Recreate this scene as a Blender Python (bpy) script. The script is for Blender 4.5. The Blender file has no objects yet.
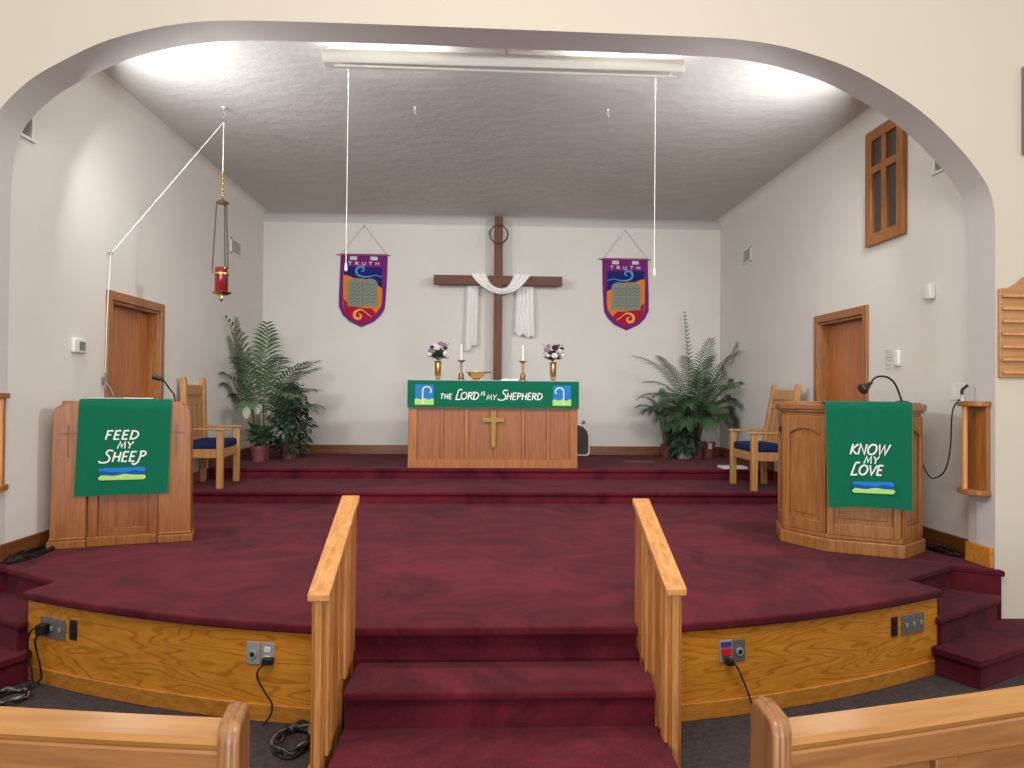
import bpy, bmesh, math, random
from mathutils import Vector, Matrix
S = bpy.context.scene
COL = S.collection
R = math.radians
PI = math.pi
random.seed(7)

# ---------------------------------------------------------------- camera
CAM = Vector((0, 0, 1.66))
yaw, pitch, roll = R(2.42), R(.725), R(.497)
F = Vector((math.sin(yaw)*math.cos(pitch), math.cos(yaw)*math.cos(pitch), math.sin(pitch)))
RT = Vector((math.cos(yaw), -math.sin(yaw), 0)); UP = RT.cross(F)
R2 = RT*math.cos(roll)+UP*math.sin(roll); U2 = -RT*math.sin(roll)+UP*math.cos(roll)
cam = bpy.data.objects.new('camera', bpy.data.cameras.new('camera'))
COL.objects.link(cam)
cam.matrix_world = Matrix(((R2.x, U2.x, -F.x, CAM.x), (R2.y, U2.y, -F.y, CAM.y), (R2.z, U2.z, -F.z, CAM.z), (0, 0, 0, 1)))
cam.data.sensor_width = 36; cam.data.lens = 700/1024*36
cam.data.clip_start = .05
S.camera = cam

# ---------------------------------------------------------------- light and exposure
S.view_settings.view_transform = 'Standard'; S.view_settings.look = 'None'
S.view_settings.exposure = 0.17; S.view_settings.gamma = 1; S.view_settings.use_curve_mapping = False
w = bpy.data.worlds.new('nave_daylight'); S.world = w; w.use_nodes = True
w.node_tree.nodes['Background'].inputs[0].default_value = (1.0, .985, .965, 1)
w.node_tree.nodes['Background'].inputs[1].default_value = .78

def area(name, loc, target, sx, sy, power, col):
    d = bpy.data.lights.new(name, 'AREA'); d.shape = 'RECTANGLE'; d.size = sx; d.size_y = sy
    d.energy = power; d.color = col
    o = bpy.data.objects.new(name, d); COL.objects.link(o); o.location = loc
    o.rotation_euler = (Vector(target)-Vector(loc)).to_track_quat('-Z', 'Y').to_euler()
    return o
area('nave_window_light_left', (-3.5, -13, 2.4), (0, 7, 2.4), 5.0, 2.6, 520, (.97, .985, 1))
area('nave_window_light_right', (4.0, -13, 2.4), (0, 7, 2.4), 5.0, 2.6, 520, (.97, .985, 1))
for nm_, x_, tx_ in (('added_stage_fill_left', -2.92, 3.4), ('added_stage_fill_right', 3.06, -3.1)):  # unseen fill lights added behind the arch to brighten the stage walls
    fl = area(nm_, (x_, 5.06, 3.72 if x_ < 0 else 3.66), (tx_, 8.6, 1.7), .3, .25, 61, (.97, .985, 1)); fl.data.spread = R(165)
area('nave_ceiling_light', (0.2, 0.9, 5.2), (0.2, 3.3, 0), 2.4, 1.2, 110, (1, .96, .9))

# ---------------------------------------------------------------- helpers
def srgb(h):
    h = h.lstrip('#'); c = [int(h[i:i+2], 16)/255 for i in (0, 2, 4)]
    return tuple((x/12.92 if x <= .04045 else ((x+.055)/1.055)**2.4) for x in c)+(1,)

class MB:
    def __init__(s): s.v = []; s.f = []
    def add(s, vs, fs):
        n = len(s.v); s.v += [tuple(v) for v in vs]; s.f += [tuple(i+n for i in f) for f in fs]; return s
    def box(s, x0, x1, y0, y1, z0, z1, m=None):
        vs = [Vector((x, y, z)) for z in (z0, z1) for x, y in ((x0, y0), (x1, y0), (x1, y1), (x0, y1))]
        if m is not None: vs = [m @ v for v in vs]
        return s.add(vs, [(3, 2, 1, 0), (4, 5, 6, 7), (0, 1, 5, 4), (1, 2, 6, 5), (2, 3, 7, 6), (3, 0, 4, 7)])
    def prism(s, poly, a, b, axis='z', m=None):
        """polygon of 2-D points extruded from a to b along axis; the 2-D pair is (x,y) z, (x,z) y, (y,z) x"""
        def P(p, t):
            v = {'z': (p[0], p[1], t), 'y': (p[0], t, p[1]), 'x': (t, p[0], p[1])}[axis]
            v = Vector(v); return m @ v if m is not None else v
        n = len(poly)
        fs = [tuple(range(n))[::-1], tuple(range(n, 2*n))]+[(i, (i+1) % n, n+(i+1) % n, n+i) for i in range(n)]
        return s.add([P(p, a) for p in poly]+[P(p, b) for p in poly], fs)
    def tube(s, pts, r, n=8, closed=False, caps=True):
        pts = [Vector(p) for p in pts]; k = len(pts)
        rs = r if isinstance(r, (list, tuple)) else [r]*k
        rings = []; prev = None
        for i, p in enumerate(pts):
            a = pts[(i-1) % k] if (closed or i > 0) else p
            b = pts[(i+1) % k] if (closed or i < k-1) else p
            t = (b-a); t = t.normalized() if t.length > 1e-9 else Vector((0, 0, 1))
            if prev is None:
                u = t.cross(Vector((0, 0, 1)))
                if u.length < 1e-3: u = t.cross(Vector((1, 0, 0)))
            else:
                u = prev-t*prev.dot(t)
                if u.length < 1e-4: u = t.cross(Vector((1, 0, 0)))
            u.normalize(); prev = u; q = t.cross(u)
            rings.append([p+(u*math.cos(2*PI*j/n)+q*math.sin(2*PI*j/n))*rs[i] for j in range(n)])
        vs = [v for g in rings for v in g]; fs = []
        for i in range(k if closed else k-1):
            i2 = (i+1) % k
            for j in range(n): fs.append((i*n+j, i*n+(j+1) % n, i2*n+(j+1) % n, i2*n+j))
        if caps and not closed: fs += [tuple(range(n))[::-1], tuple(range((k-1)*n, k*n))]
        return s.add(vs, fs)
    def lathe(s, prof, c=(0, 0, 0), n=20, a0=0, a1=2*PI):
        """profile of (radius, z) turned about the vertical through c"""
        full = abs(a1-a0-2*PI) < 1e-6; m = n if full else n+1
        vs = [(c[0]+r*math.cos(a0+(a1-a0)*j/n), c[1]+r*math.sin(a0+(a1-a0)*j/n), c[2]+z) for r, z in prof for j in range(m)]
        fs = []
        for i in range(len(prof)-1):
            for j in range(n):
                j2 = (j+1) % m
                fs.append((i*m+j, i*m+j2, (i+1)*m+j2, (i+1)*m+j))
        fs += [tuple(range(m))[::-1], tuple(range((len(prof)-1)*m, len(prof)*m))]
        return s.add(vs, fs)
    def ball(s, c, r, sc=(1, 1, 1), n=10, k=7):
        pr = [(max(1e-4, r*math.sin(PI*i/k)), -r*math.cos(PI*i/k)) for i in range(k+1)]
        t = MB().lathe(pr, (0, 0, 0), n)
        return s.add([(c[0]+v[0]*sc[0], c[1]+v[1]*sc[1], c[2]+v[2]*sc[2]) for v in t.v], t.f)
    def sheet(s, grid, th=0.0):
        """grid of points (rows of equal length); th>0 gives it a back side along the averaged normal"""
        nr, nc = len(grid), len(grid[0]); G = [[Vector(p) for p in r] for r in grid]
        vs = [p for r in G for p in r]
        fs = [(i*nc+j, i*nc+j+1, (i+1)*nc+j+1, (i+1)*nc+j) for i in range(nr-1) for j in range(nc-1)]
        if th:
            N = []
            for i in range(nr):
                for j in range(nc):
                    a = G[min(i+1, nr-1)][j]-G[max(i-1, 0)][j]; b = G[i][min(j+1, nc-1)]-G[i][max(j-1, 0)]
                    q = a.cross(b); N.append(q.normalized() if q.length > 1e-9 else Vector((0, 1, 0)))
            o = len(vs); vs = vs+[v+q*th for v, q in zip(vs, N)]
            fs += [tuple(x+o for x in f)[::-1] for f in fs]
            per = [j for j in range(nc)]+[i*nc+nc-1 for i in range(1, nr)]+[(nr-1)*nc+j for j in range(nc-2, -1, -1)]+[i*nc for i in range(nr-2, 0, -1)]
            fs += [(per[q], per[(q+1) % len(per)], per[(q+1) % len(per)]+o, per[q]+o) for q in range(len(per))]
        return s.add(vs, fs)
    def ribbon(s, pts, w, th, m=None):
        """flat stroke in the x-z plane facing -y, with thickness th; w one number or one per point"""
        P = [Vector((p[0], p[1])) for p in pts]; k = len(P)
        ws = w if isinstance(w, (list, tuple)) else [w]*k
        L, Q = [], []
        for i, p in enumerate(P):
            d1 = (P[i]-P[i-1]).normalized() if i > 0 else None
            d2 = (P[i+1]-P[i]).normalized() if i < k-1 else None
            if d1 is None: d1 = d2
            if d2 is None: d2 = d1
            d = d1+d2; d = d.normalized() if d.length > 1e-6 else d1
            nn = Vector((-d.y, d.x)); sc = 1/max(.5, nn.dot(Vector((-d1.y, d1.x))))
            L.append(p+nn*ws[i]*sc/2); Q.append(p-nn*ws[i]*sc/2)
        poly = L+Q[::-1]
        for i in range(k-1):
            s.prism([L[i], L[i+1], Q[i+1], Q[i]], 0, -th, 'y', m)
        return s

def link(name, mb, mat, parent=None, bevel=0, smooth=35, flip=True, seg=2, label=None, shift=None):
    me = bpy.data.meshes.new(name)
    vs = mb.v
    if shift is not None: vs = [(v[0]-shift[0], v[1]-shift[1], v[2]-shift[2]) for v in vs]
    me.from_pydata(vs, [], mb.f)
    b = bmesh.new(); b.from_mesh(me)
    if flip: bmesh.ops.recalc_face_normals(b, faces=b.faces)
    b.to_mesh(me); b.free()
    if smooth:
        me.polygons.foreach_set('use_smooth', [True]*len(me.polygons)); me.set_sharp_from_angle(angle=R(smooth))
    me.materials.append(mat)
    o = bpy.data.objects.new(name, me); COL.objects.link(o)
    if parent: o.parent = parent
    if bevel:
        q = o.modifiers.new('edge', 'BEVEL'); q.width = bevel; q.segments = seg; q.limit_method = 'ANGLE'; q.angle_limit = R(40)
    if label: o['label'] = label
    return o

def tag(o, label=None, cat=None, group=None, kind=None):
    if label: o['label'] = label
    if cat: o['category'] = cat
    if group: o['group'] = group
    if kind: o['kind'] = kind
    return o

def thing(name, label, cat, loc=(0, 0, 0), rz=0, group=None, kind=None):
    o = bpy.data.objects.new(name, None); COL.objects.link(o); o.empty_display_size = .1
    o.location = loc; o.rotation_euler = (0, 0, rz)
    return tag(o, label, cat, group, kind)

def copy_tree(o, parent=None):
    c = o.copy(); COL.objects.link(c)
    if parent: c.parent = parent
    for ch in [x for x in COL.objects if x.parent == o]: copy_tree(ch, c)
    return c

def W(name, mb, mat, root, **k):
    """a part written in world coordinates under an unrotated root"""
    c = Vector(root.location); p = root.parent
    while p: c = c+Vector(p.location); p = p.parent
    return link(name, mb, mat, root, shift=tuple(c), **k)

def spline(pts, n=8):
    P = [Vector(p) for p in pts]; out = []
    for i in range(len(P)-1):
        a = P[max(i-1, 0)]; b = P[i]; c = P[i+1]; d = P[min(i+2, len(P)-1)]
        for k in range(n):
            t = k/n
            out.append(.5*((2*b)+(c-a)*t+(2*a-5*b+4*c-d)*t*t+(3*b-a-3*c+d)*t**3))
    out.append(P[-1]); return out

def facet(p, q, z=0):
    """frame whose x runs from p to q, -y looks out, z up, origin at p"""
    d = Vector((q[0]-p[0], q[1]-p[1], 0)); L = d.length; d.normalize()
    n = Vector((-d.y, d.x, 0))
    return Matrix(((d.x, n.x, 0, p[0]), (d.y, n.y, 0, p[1]), (0, 0, 1, z), (0, 0, 0, 1))), L

# ---------------------------------------------------------------- materials
def nodes(name):
    m = bpy.data.materials.new(name); m.use_nodes = True
    nt = m.node_tree; b = nt.nodes['Principled BSDF']
    return m, nt, b
def N(nt, t, **k):
    n = nt.nodes.new(t)
    for a, v in k.items():
        if a.startswith('i_'): n.inputs[a[2:].replace('_', ' ')].default_value = v
        else: setattr(n, a, v)
    return n
def ramp(nt, stops):
    r = nt.nodes.new('ShaderNodeValToRGB'); e = r.color_ramp.elements
    e[0].position, e[0].color = stops[0]; e[1].position, e[1].color = stops[1]
    for p, c in stops[2:]:
        x = e.new(p); x.color = c
    return r
def coords(nt, sc):
    t = nt.nodes.new('ShaderNodeTexCoord'); mp = nt.nodes.new('ShaderNodeMapping'); mp.inputs['Scale'].default_value = sc
    nt.links.new(t.outputs['Object'], mp.inputs['Vector']); return mp
def flat(name, col, rough=.6, metal=0, **k):
    m, nt, b = nodes(name); b.inputs['Base Color'].default_value = srgb(col)
    b.inputs['Roughness'].default_value = rough; b.inputs['Metallic'].default_value = metal
    nz = N(nt, 'ShaderNodeTexNoise', i_Scale=k.get('ns', 60.)); bp = N(nt, 'ShaderNodeBump', i_Strength=k.get('bump', .03), i_Distance=.002)
    nt.links.new(coords(nt, (1, 1, 1)).outputs[0], nz.inputs['Vector'])
    nt.links.new(nz.outputs[0], bp.inputs['Height']); nt.links.new(bp.outputs[0], b.inputs['Normal'])
    return m
def plaster(name, col, ns=9., strength=.12, dist=.01, col2=None, rough=.75, stretch=(1, 1, 1)):
    m, nt, b = nodes(name)
    mp = coords(nt, stretch)
    a = N(nt, 'ShaderNodeTexNoise', i_Scale=ns, i_Detail=6., i_Roughness=.62); nt.links.new(mp.outputs[0], a.inputs['Vector'])
    c = N(nt, 'ShaderNodeTexNoise', i_Scale=.9, i_Detail=3.); nt.links.new(mp.outputs[0], c.inputs['Vector'])
    r = ramp(nt, [(.3, srgb(col2 or col)), (.75, srgb(col))]); nt.links.new(c.outputs[0], r.inputs[0])
    nt.links.new(r.outputs[0], b.inputs['Base Color']); b.inputs['Roughness'].default_value = rough
    bp = N(nt, 'ShaderNodeBump', i_Strength=strength, i_Distance=dist); nt.links.new(a.outputs[0], bp.inputs['Height'])
    nt.links.new(bp.outputs[0], b.inputs['Normal']); return m
def wood(name, col, dark, axis='z', rough=.38, grain=1.0, cathedral=0.0, mid=None, coat=.15):
    m, nt, b = nodes(name)
    sc = {'x': (1.1, 14, 14), 'y': (14, 1.1, 14), 'z': (14, 14, 1.1)}[axis]
    mp = coords(nt, tuple(v*grain for v in sc))
    a = N(nt, 'ShaderNodeTexNoise', i_Scale=3.2, i_Detail=8., i_Roughness=.62, i_Distortion=.4); nt.links.new(mp.outputs[0], a.inputs['Vector'])
    stops = [(.32, srgb(dark)), (.62, srgb(col))]
    r = ramp(nt, stops); nt.links.new(a.outputs[0], r.inputs[0])
    out = r.outputs[0]
    if cathedral:
        s2 = {'x': (.34, 1.0, 3.4), 'y': (3.4, .34, 3.4), 'z': (3.4, 3.4, .34)}[axis]
        m2 = coords(nt, s2)
        c = N(nt, 'ShaderNodeTexNoise', i_Scale=1.5, i_Detail=2.5, i_Roughness=.45); nt.links.new(m2.outputs[0], c.inputs['Vector'])
        mu = N(nt, 'ShaderNodeMath', operation='MULTIPLY'); mu.inputs[1].default_value = 150; nt.links.new(c.outputs[0], mu.inputs[0])
        si = N(nt, 'ShaderNodeMath', operation='SINE'); nt.links.new(mu.outputs[0], si.inputs[0])
        r2 = ramp(nt, [(.45, (0, 0, 0, 1)), (.95, (1, 1, 1, 1))]); nt.links.new(si.outputs[0], r2.inputs[0])
        mx = N(nt, 'ShaderNodeMix', data_type='RGBA'); nt.links.new(r2.outputs[0], mx.inputs['Factor'])
        mm = N(nt, 'ShaderNodeMath', operation='MULTIPLY'); mm.inputs[1].default_value = cathedral
        nt.links.new(r2.outputs[0], mm.inputs[0]); nt.links.new(mm.outputs[0], mx.inputs['Factor'])
        nt.links.new(out, mx.inputs[6]); mx.inputs[7].default_value = srgb(mid or dark); out = mx.outputs[2]
    nt.links.new(out, b.inputs['Base Color']); b.inputs['Roughness'].default_value = rough
    b.inputs['Coat Weight'].default_value = coat; b.inputs['Coat Roughness'].default_value = .3
    bp = N(nt, 'ShaderNodeBump', i_Strength=.12, i_Distance=.002); nt.links.new(a.outputs[0], bp.inputs['Height'])
    nt.links.new(bp.outputs[0], b.inputs['Normal']); return m
def carpet(name, col, dark, patch=1.6):
    m, nt, b = nodes(name); mp = coords(nt, (1, 1, 1))
    a = N(nt, 'ShaderNodeTexNoise', i_Scale=170., i_Detail=4., i_Roughness=.7); nt.links.new(mp.outputs[0], a.inputs['Vector'])
    c = N(nt, 'ShaderNodeTexNoise', i_Scale=patch, i_Detail=7., i_Roughness=.68, i_Distortion=1.2); nt.links.new(mp.outputs[0], c.inputs['Vector'])
    ad = N(nt, 'ShaderNodeMath', operation='MULTIPLY_ADD'); ad.inputs[1].default_value = .3
    nt.links.new(a.outputs[0], ad.inputs[0]); nt.links.new(c.outputs[0], ad.inputs[2])
    r = ramp(nt, [(.48, srgb(dark)), (.78, srgb(col))]); nt.links.new(ad.outputs[0], r.inputs[0])
    nt.links.new(r.outputs[0], b.inputs['Base Color']); b.inputs['Roughness'].default_value = 1; b.inputs['Specular IOR Level'].default_value = .1
    b.inputs['Sheen Weight'].default_value = .04; b.inputs['Sheen Roughness'].default_value = .6
    bp = N(nt, 'ShaderNodeBump', i_Strength=.5, i_Distance=.006); nt.links.new(a.outputs[0], bp.inputs['Height'])
    nt.links.new(bp.outputs[0], b.inputs['Normal']); return m
def fabric(name, col, rough=.9, sc=160.):
    m, nt, b = nodes(name); mp = coords(nt, (1, 1, 1))
    a = N(nt, 'ShaderNodeTexNoise', i_Scale=sc, i_Detail=3.); nt.links.new(mp.outputs[0], a.inputs['Vector'])
    c = srgb(col); r = ramp(nt, [(.3, tuple(v*.82 for v in c[:3])+(1,)), (.7, c)]); nt.links.new(a.outputs[0], r.inputs[0])
    nt.links.new(r.outputs[0], b.inputs['Base Color']); b.inputs['Roughness'].default_value = rough; b.inputs['Specular IOR Level'].default_value = .2
    bp = N(nt, 'ShaderNodeBump', i_Strength=.2, i_Distance=.002); nt.links.new(a.outputs[0], bp.inputs['Height'])
    nt.links.new(bp.outputs[0], b.inputs['Normal']); return m
def emit(name, col, s):
    m, nt, b = nodes(name); b.inputs['Base Color'].default_value = srgb(col)
    b.inputs['Emission Color'].default_value = srgb(col); b.inputs['Emission Strength'].default_value = s; return m
def leafmat(name, c1, c2):
    m, nt, b = nodes(name); mp = coords(nt, (1, 1, 1))
    a = N(nt, 'ShaderNodeTexNoise', i_Scale=14., i_Detail=3.); nt.links.new(mp.outputs[0], a.inputs['Vector'])
    r = ramp(nt, [(.35, srgb(c1)), (.65, srgb(c2))]); nt.links.new(a.outputs[0], r.inputs[0])
    nt.links.new(r.outputs[0], b.inputs['Base Color']); b.inputs['Roughness'].default_value = .5; return m

M_wall = plaster('white_plaster', '#dedad2', 14., .22, .006, '#d8d4cc')
M_cream = plaster('cream_plaster', '#d0c5b3', 11., .12, .005, '#ccc1af')
M_ceil = plaster('stucco_ceiling', '#c6c3be', 5.5, .4, .03, '#bfbcb7', stretch=(1, 1.4, 1))
M_soffit = plaster('soffit_paint', '#cdc7c3', 16., .15, .005, '#c7c1bd')
M_carpet = carpet('burgundy_carpet', '#6a1f2b', '#430f19')
M_nave = carpet('nave_carpet', '#4e4444', '#352d2e', 30.)
M_panel = wood('honey_oak_plywood', '#de9632', '#cc801e', 'x', .3, .45, .6, '#a86214')
M_base = wood('honey_oak_trim', '#cf8a34', '#b06c1e', 'x', .35)
M_rail = wood('pale_oak', '#d79a58', '#b9763a', 'y', .35, 1.0)
M_railz = wood('pale_oak_upright', '#d69a5c', '#b5733a', 'z', .35, 1.0)
M_railz2 = wood('amber_oak_upright', '#c27f3e', '#a4622a', 'z', .35, 1.0)
M_lect = wood('lectern_oak', '#a0622c', '#86491a', 'z', .35, .9, coat=0)
M_lectd = wood('carved_oak', '#84502a', '#6f401e', 'z', .5)
M_lectp = wood('lectern_panel_oak', '#9a5a26', '#7e4416', 'z', .35, .9, coat=0)
M_pulp = wood('pulpit_oak', '#a8703c', '#8a5628', 'z', .35, .8)
M_pulpx = wood('pulpit_moulding_oak', '#a06c40', '#82522c', 'x', .3, .8)
M_altar = wood('altar_oak', '#ab6628', '#90501a', 'z', .4, .8, coat=0)
M_altarp = wood('altar_panel_oak', '#9e5a22', '#844616', 'z', .4, .8, coat=0)
M_pew = wood('pew_cap_oak', '#bb8444', '#a56e34', 'x', .3, .6)
M_pewp = wood('pew_panel_oak', '#ab7442', '#925c30', 'x', .4, .7)
M_pewe = wood('pew_end_oak', '#a87446', '#8a5a30', 'z', .35, .8)
M_door = wood('door_veneer', '#b87038', '#9c5624', 'z', .4, .8)
M_case = wood('door_casing', '#a56a32', '#84501f', 'z', .4)
M_bb = wood('dark_baseboard', '#8a5428', '#6b3d1a', 'x', .4)
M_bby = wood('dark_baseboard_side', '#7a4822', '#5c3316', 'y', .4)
M_cross = wood('walnut_beam', '#74452c', '#54301e', 'z', .6, 1.0, coat=0)
M_crossx = wood('walnut_beam_across', '#74452c', '#54301e', 'x', .6, 1.0, coat=0)
M_chair = wood('chair_oak', '#c4935c', '#a87440', 'z', .4, 1.0)
M_chairb = wood('chair_back_oak', '#b58350', '#946236', 'z', .4, 1.0)
M_navy = fabric('navy_cushion_fabric', '#1c2a55')
M_green = fabric('green_cloth', '#07694c', .85)
M_whitec = fabric('white_cloth', '#fbf9f4')
M_letter = fabric('white_embroidery', '#f4f4ea')
M_blue = fabric('blue_applique', '#2f7fcb'); M_blue2 = fabric('deep_blue_applique', '#1b58a8')
M_lime = fabric('lime_applique', '#b6e274'); M_gold_trim = fabric('ochre_edging', '#7c6a2e')
M_purple = fabric('purple_felt', '#7d2a7a'); M_nvy = fabric('indigo_felt', '#26286e'); M_orange = fabric('orange_felt', '#e8862e')
M_red = fabric('crimson_felt', '#b51c3a'); M_stone = fabric('grey_felt', '#8c9284'); M_stoned = fabric('charcoal_stitching', '#4a4f48')
M_sky = fabric('light_blue_felt', '#5a9ed6'); M_yel = fabric('apricot_felt', '#f6b45c'); M_pink = fabric('pale_pink_felt', '#e8c8de')
M_brass = flat('polished_brass', '#d8b878', .25, 1.0); M_brassd = flat('aged_brass', '#9a7a4a', .35, 1.0)
M_gold = flat('gilt_relief', '#a07c38', .55, .5, bump=.6, ns=45.)
M_white = flat('white_enamel', '#e4e2dc', .4); M_wplast = flat('white_plastic', '#dedcd4', .45)
M_black = flat('black_rubber', '#16130f', .5); M_blk2 = flat('black_metal', '#26221f', .35, .3)
M_steel = flat('brushed_steel', '#b4b8be', .4, .35); M_steeld = flat('worn_steel', '#837f7a', .4, .45)
M_grey = flat('grey_screen', '#6f746c', .3)
M_rope = flat('white_cord', '#e2ded4', .8); M_ruby = flat('ruby_glass', '#660f14', .12, .0)
M_wax = flat('white_wax', '#f6f3ea', .5); M_paper = flat('white_paper', '#ece9e2', .8)
M_chain = flat('dark_chain', '#5e4c40', .4, .8); M_copper = flat('dusty_pink_foil', '#a86a68', .25, .5)
M_terra = flat('terracotta', '#7b4330', .7); M_foil = flat('silver_foil', '#d6d6d2', .25, .6)
M_leaf = leafmat('palm_green', '#465c42', '#6c8460'); M_leafd = leafmat('dark_leaf_green', '#1f3a26', '#38563a'); M_leafl = leafmat('lily_leaf_green', '#2c4a2e', '#46683f')
M_leafp = leafmat('deep_palm_green', '#2c4a30', '#4a6a44')
M_stem = flat('cane_stem', '#6a6a40', .6); M_soil = flat('potting_soil', '#3a2a20', 1.)
M_spathe = flat('white_spathe', '#e6e8d8', .5); M_petw = flat('white_petals', '#ece6e0', .7, bump=.5); M_petp = flat('mauve_petals', '#a884a2', .7, bump=.5); M_petd = flat('plum_petals', '#54203c', .7, bump=.5)
M_mesh = flat('grille_cloth', '#4a4440', .9, bump=.4, ns=180.); M_thorn = flat('thorn_twig', '#57483a', .8)
M_redp = flat('red_plug', '#c8202c', .4); M_bluep = flat('blue_label', '#3a3f9a', .5)
M_tube = emit('lit_tube', '#f6f8fa', 75)

# ================================================================ the room
ZP, Z1, Z2, ZC = .5, .627, .753, 4.24
XL, XR, YB, YF, YJ = -3.2, 3.54, 10.3, 4.6, 4.86
def struct(name, mb, mat, label=None, cat=None, **k):
    o = link(name, mb, mat, None, **k); return tag(o, label, cat, kind='structure')

struct('floor', MB().box(-9, 9, -16, 6, -.1, 0), M_nave, 'dark grey brown carpeted nave floor between the pews and the stage', 'floor')
# arched opening
right = [(1.0, 4.058), (1.36, 4.054), (1.66, 4.046), (1.92, 4.02), (2.16, 3.97), (2.46, 3.873), (2.772, 3.712), (3.016, 3.542), (3.225, 3.345), (3.366, 3.175), (3.437, 3.05), (3.468, 2.90), (3.472, 2.75)]
left = [(-1.0, 4.073), (-1.664, 4.067), (-1.98, 4.036), (-2.235, 3.98), (-2.486, 3.895), (-2.736, 3.764), (-2.922, 3.643), (-3.09, 3.47), (-3.16, 3.32), (-3.19, 3.15), (-3.199, 2.95), (-3.2, 2.75)]
arch = spline([(p[0], p[1], 0) for p in left[::-1]]+[(0.1, 4.066, 0)]+[(p[0], p[1], 0) for p in right], 9)
arch = [(p.x, p.y) for p in arch]
A = arch; jl, jr = -3.2, 3.472
fr = MB()
fr.box(-9, jl, YF, YJ, 0, 2.75); fr.box(jr, 9, YF, YJ, 0, 2.75)
top = [(-9, 2.75)]+A+[(9, 2.75), (9, 5.8), (-9, 5.8)]
fr2 = MB()
# front wall above springing: fan of quads so that the concave outline stays clean
nA = len(A)
for i in range(nA-1):
    (x0, z0), (x1, z1) = A[i], A[i+1]
    fr2.prism([(x0, z0), (x1, z1), (x1, 5.8), (x0, 5.8)], YF, YJ, 'y')
fr.box(-9, jl, YF, YJ, 2.75, 5.8); fr.box(jr, 9, YF, YJ, 2.75, 5.8)
def clean_wall(parts):
    """front and back faces of the arched wall plus its outer edges, no inner faces"""
    m = MB()
    for y, fl in ((YF, 1), (YJ, 0)):
        for i in range(nA-1):
            m.add([(A[i][0], y, A[i][1]), (A[i+1][0], y, A[i+1][1]), (A[i+1][0], y, 5.8), (A[i][0], y, 5.8)], [(0, 1, 2, 3)])
        for x0, x1 in ((-9, jl), (jr, 9)):
            m.add([(x0, y, 0), (x1, y, 0), (x1, y, 2.75), (x0, y, 2.75)], [(0, 1, 2, 3)])
            m.add([(x0, y, 2.75), (x1, y, 2.75), (x1, y, 5.8), (x0, y, 5.8)], [(0, 1, 2, 3)])
    m.add([(-9, YF, 5.8), (9, YF, 5.8), (9, YJ, 5.8), (-9, YJ, 5.8)], [(0, 1, 2, 3)])
    return m
struct('wall_front', clean_wall(None), M_cream, 'cream plaster wall with the wide arched opening onto the stage', 'wall', smooth=0, flip=False)
sf = MB()
prof = [(jl, 0)]+A+[(jr, 0)]
for i in range(len(prof)-1):
    (x0, z0), (x1, z1) = prof[i], prof[i+1]
    sf.add([(x0, YF, z0), (x1, YF, z1), (x1, YJ, z1), (x0, YJ, z0)], [(0, 1, 2, 3)])
struct('trim_1', sf, M_soffit, 'grey underside and jambs of the wide stage arch', 'arch', flip=False, smooth=30)

def hole_wall(xa, xb, y0, y1, z0, z1, holes):
    """wall slab across x between xa and xb with rectangular holes (y0,y1,z0,z1)"""
    ys = sorted({y0, y1}|{h[0] for h in holes}|{h[1] for h in holes}); zs = sorted({z0, z1}|{h[2] for h in holes}|{h[3] for h in holes})
    m = MB()
    for i in range(len(ys)-1):
        for j in range(len(zs)-1):
            cy, cz = (ys[i]+ys[i+1])/2, (zs[j]+zs[j+1])/2
            if any(h[0] < cy < h[1] and h[2] < cz < h[3] for h in holes): continue
            m.box(xa, xb, ys[i], ys[i+1], zs[j], zs[j+1])
    return m
struct('wall_left', hole_wall(XL-.25, XL, YJ, YB, 0, 4.6, [(6.15, 7.05, ZP, 2.43), (4.94, 5.04, 3.42, 3.85)]), M_wall, 'white plaster side wall with the left wooden door', 'wall', smooth=0)
struct('wall_right', hole_wall(XR, XR+.25, YJ, YB, 0, 4.6, [(6.35, 7.22, ZP, 2.42), (5.17, 5.31, 3.42, 3.9)]), M_wall, 'white plaster side wall with the right wooden door', 'wall', smooth=0)
struct('wall_back', MB().box(XL-.25, XR+.25, YB, YB+.2, 0, 4.6), M_wall, 'white plaster back wall behind the cross', 'wall')
# ceiling with a soft cove where it meets the walls
cv = MB()
rad = .12; prof2 = [(YJ, ZC)]+[(YB-rad+rad*math.sin(t*PI/12), ZC-rad+rad*math.cos(t*PI/12)) for t in range(7)]
cv.prism(prof2+[(YB, ZC+.2), (YJ, ZC+.2)], XL, XR, 'x')
struct('ceiling', cv, M_ceil, 'grey swirled stucco ceiling over the stage', 'ceiling', smooth=40)
for nm, x0, sgn in (('trim_2', XL, 1), ('trim_3', XR, -1)):
    c = MB(); r_ = .10
    pts = [(x0, ZC)]+[(x0+sgn*(r_-r_*math.cos(t*PI/12)), ZC-r_+r_*math.sin(t*PI/12)) for t in range(7)]
    c.prism(pts, YJ, YB, 'y')
    struct(nm, c, M_wall, ('left' if sgn > 0 else 'right')+' rounded cove between side wall and stucco ceiling', 'cove')

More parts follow.
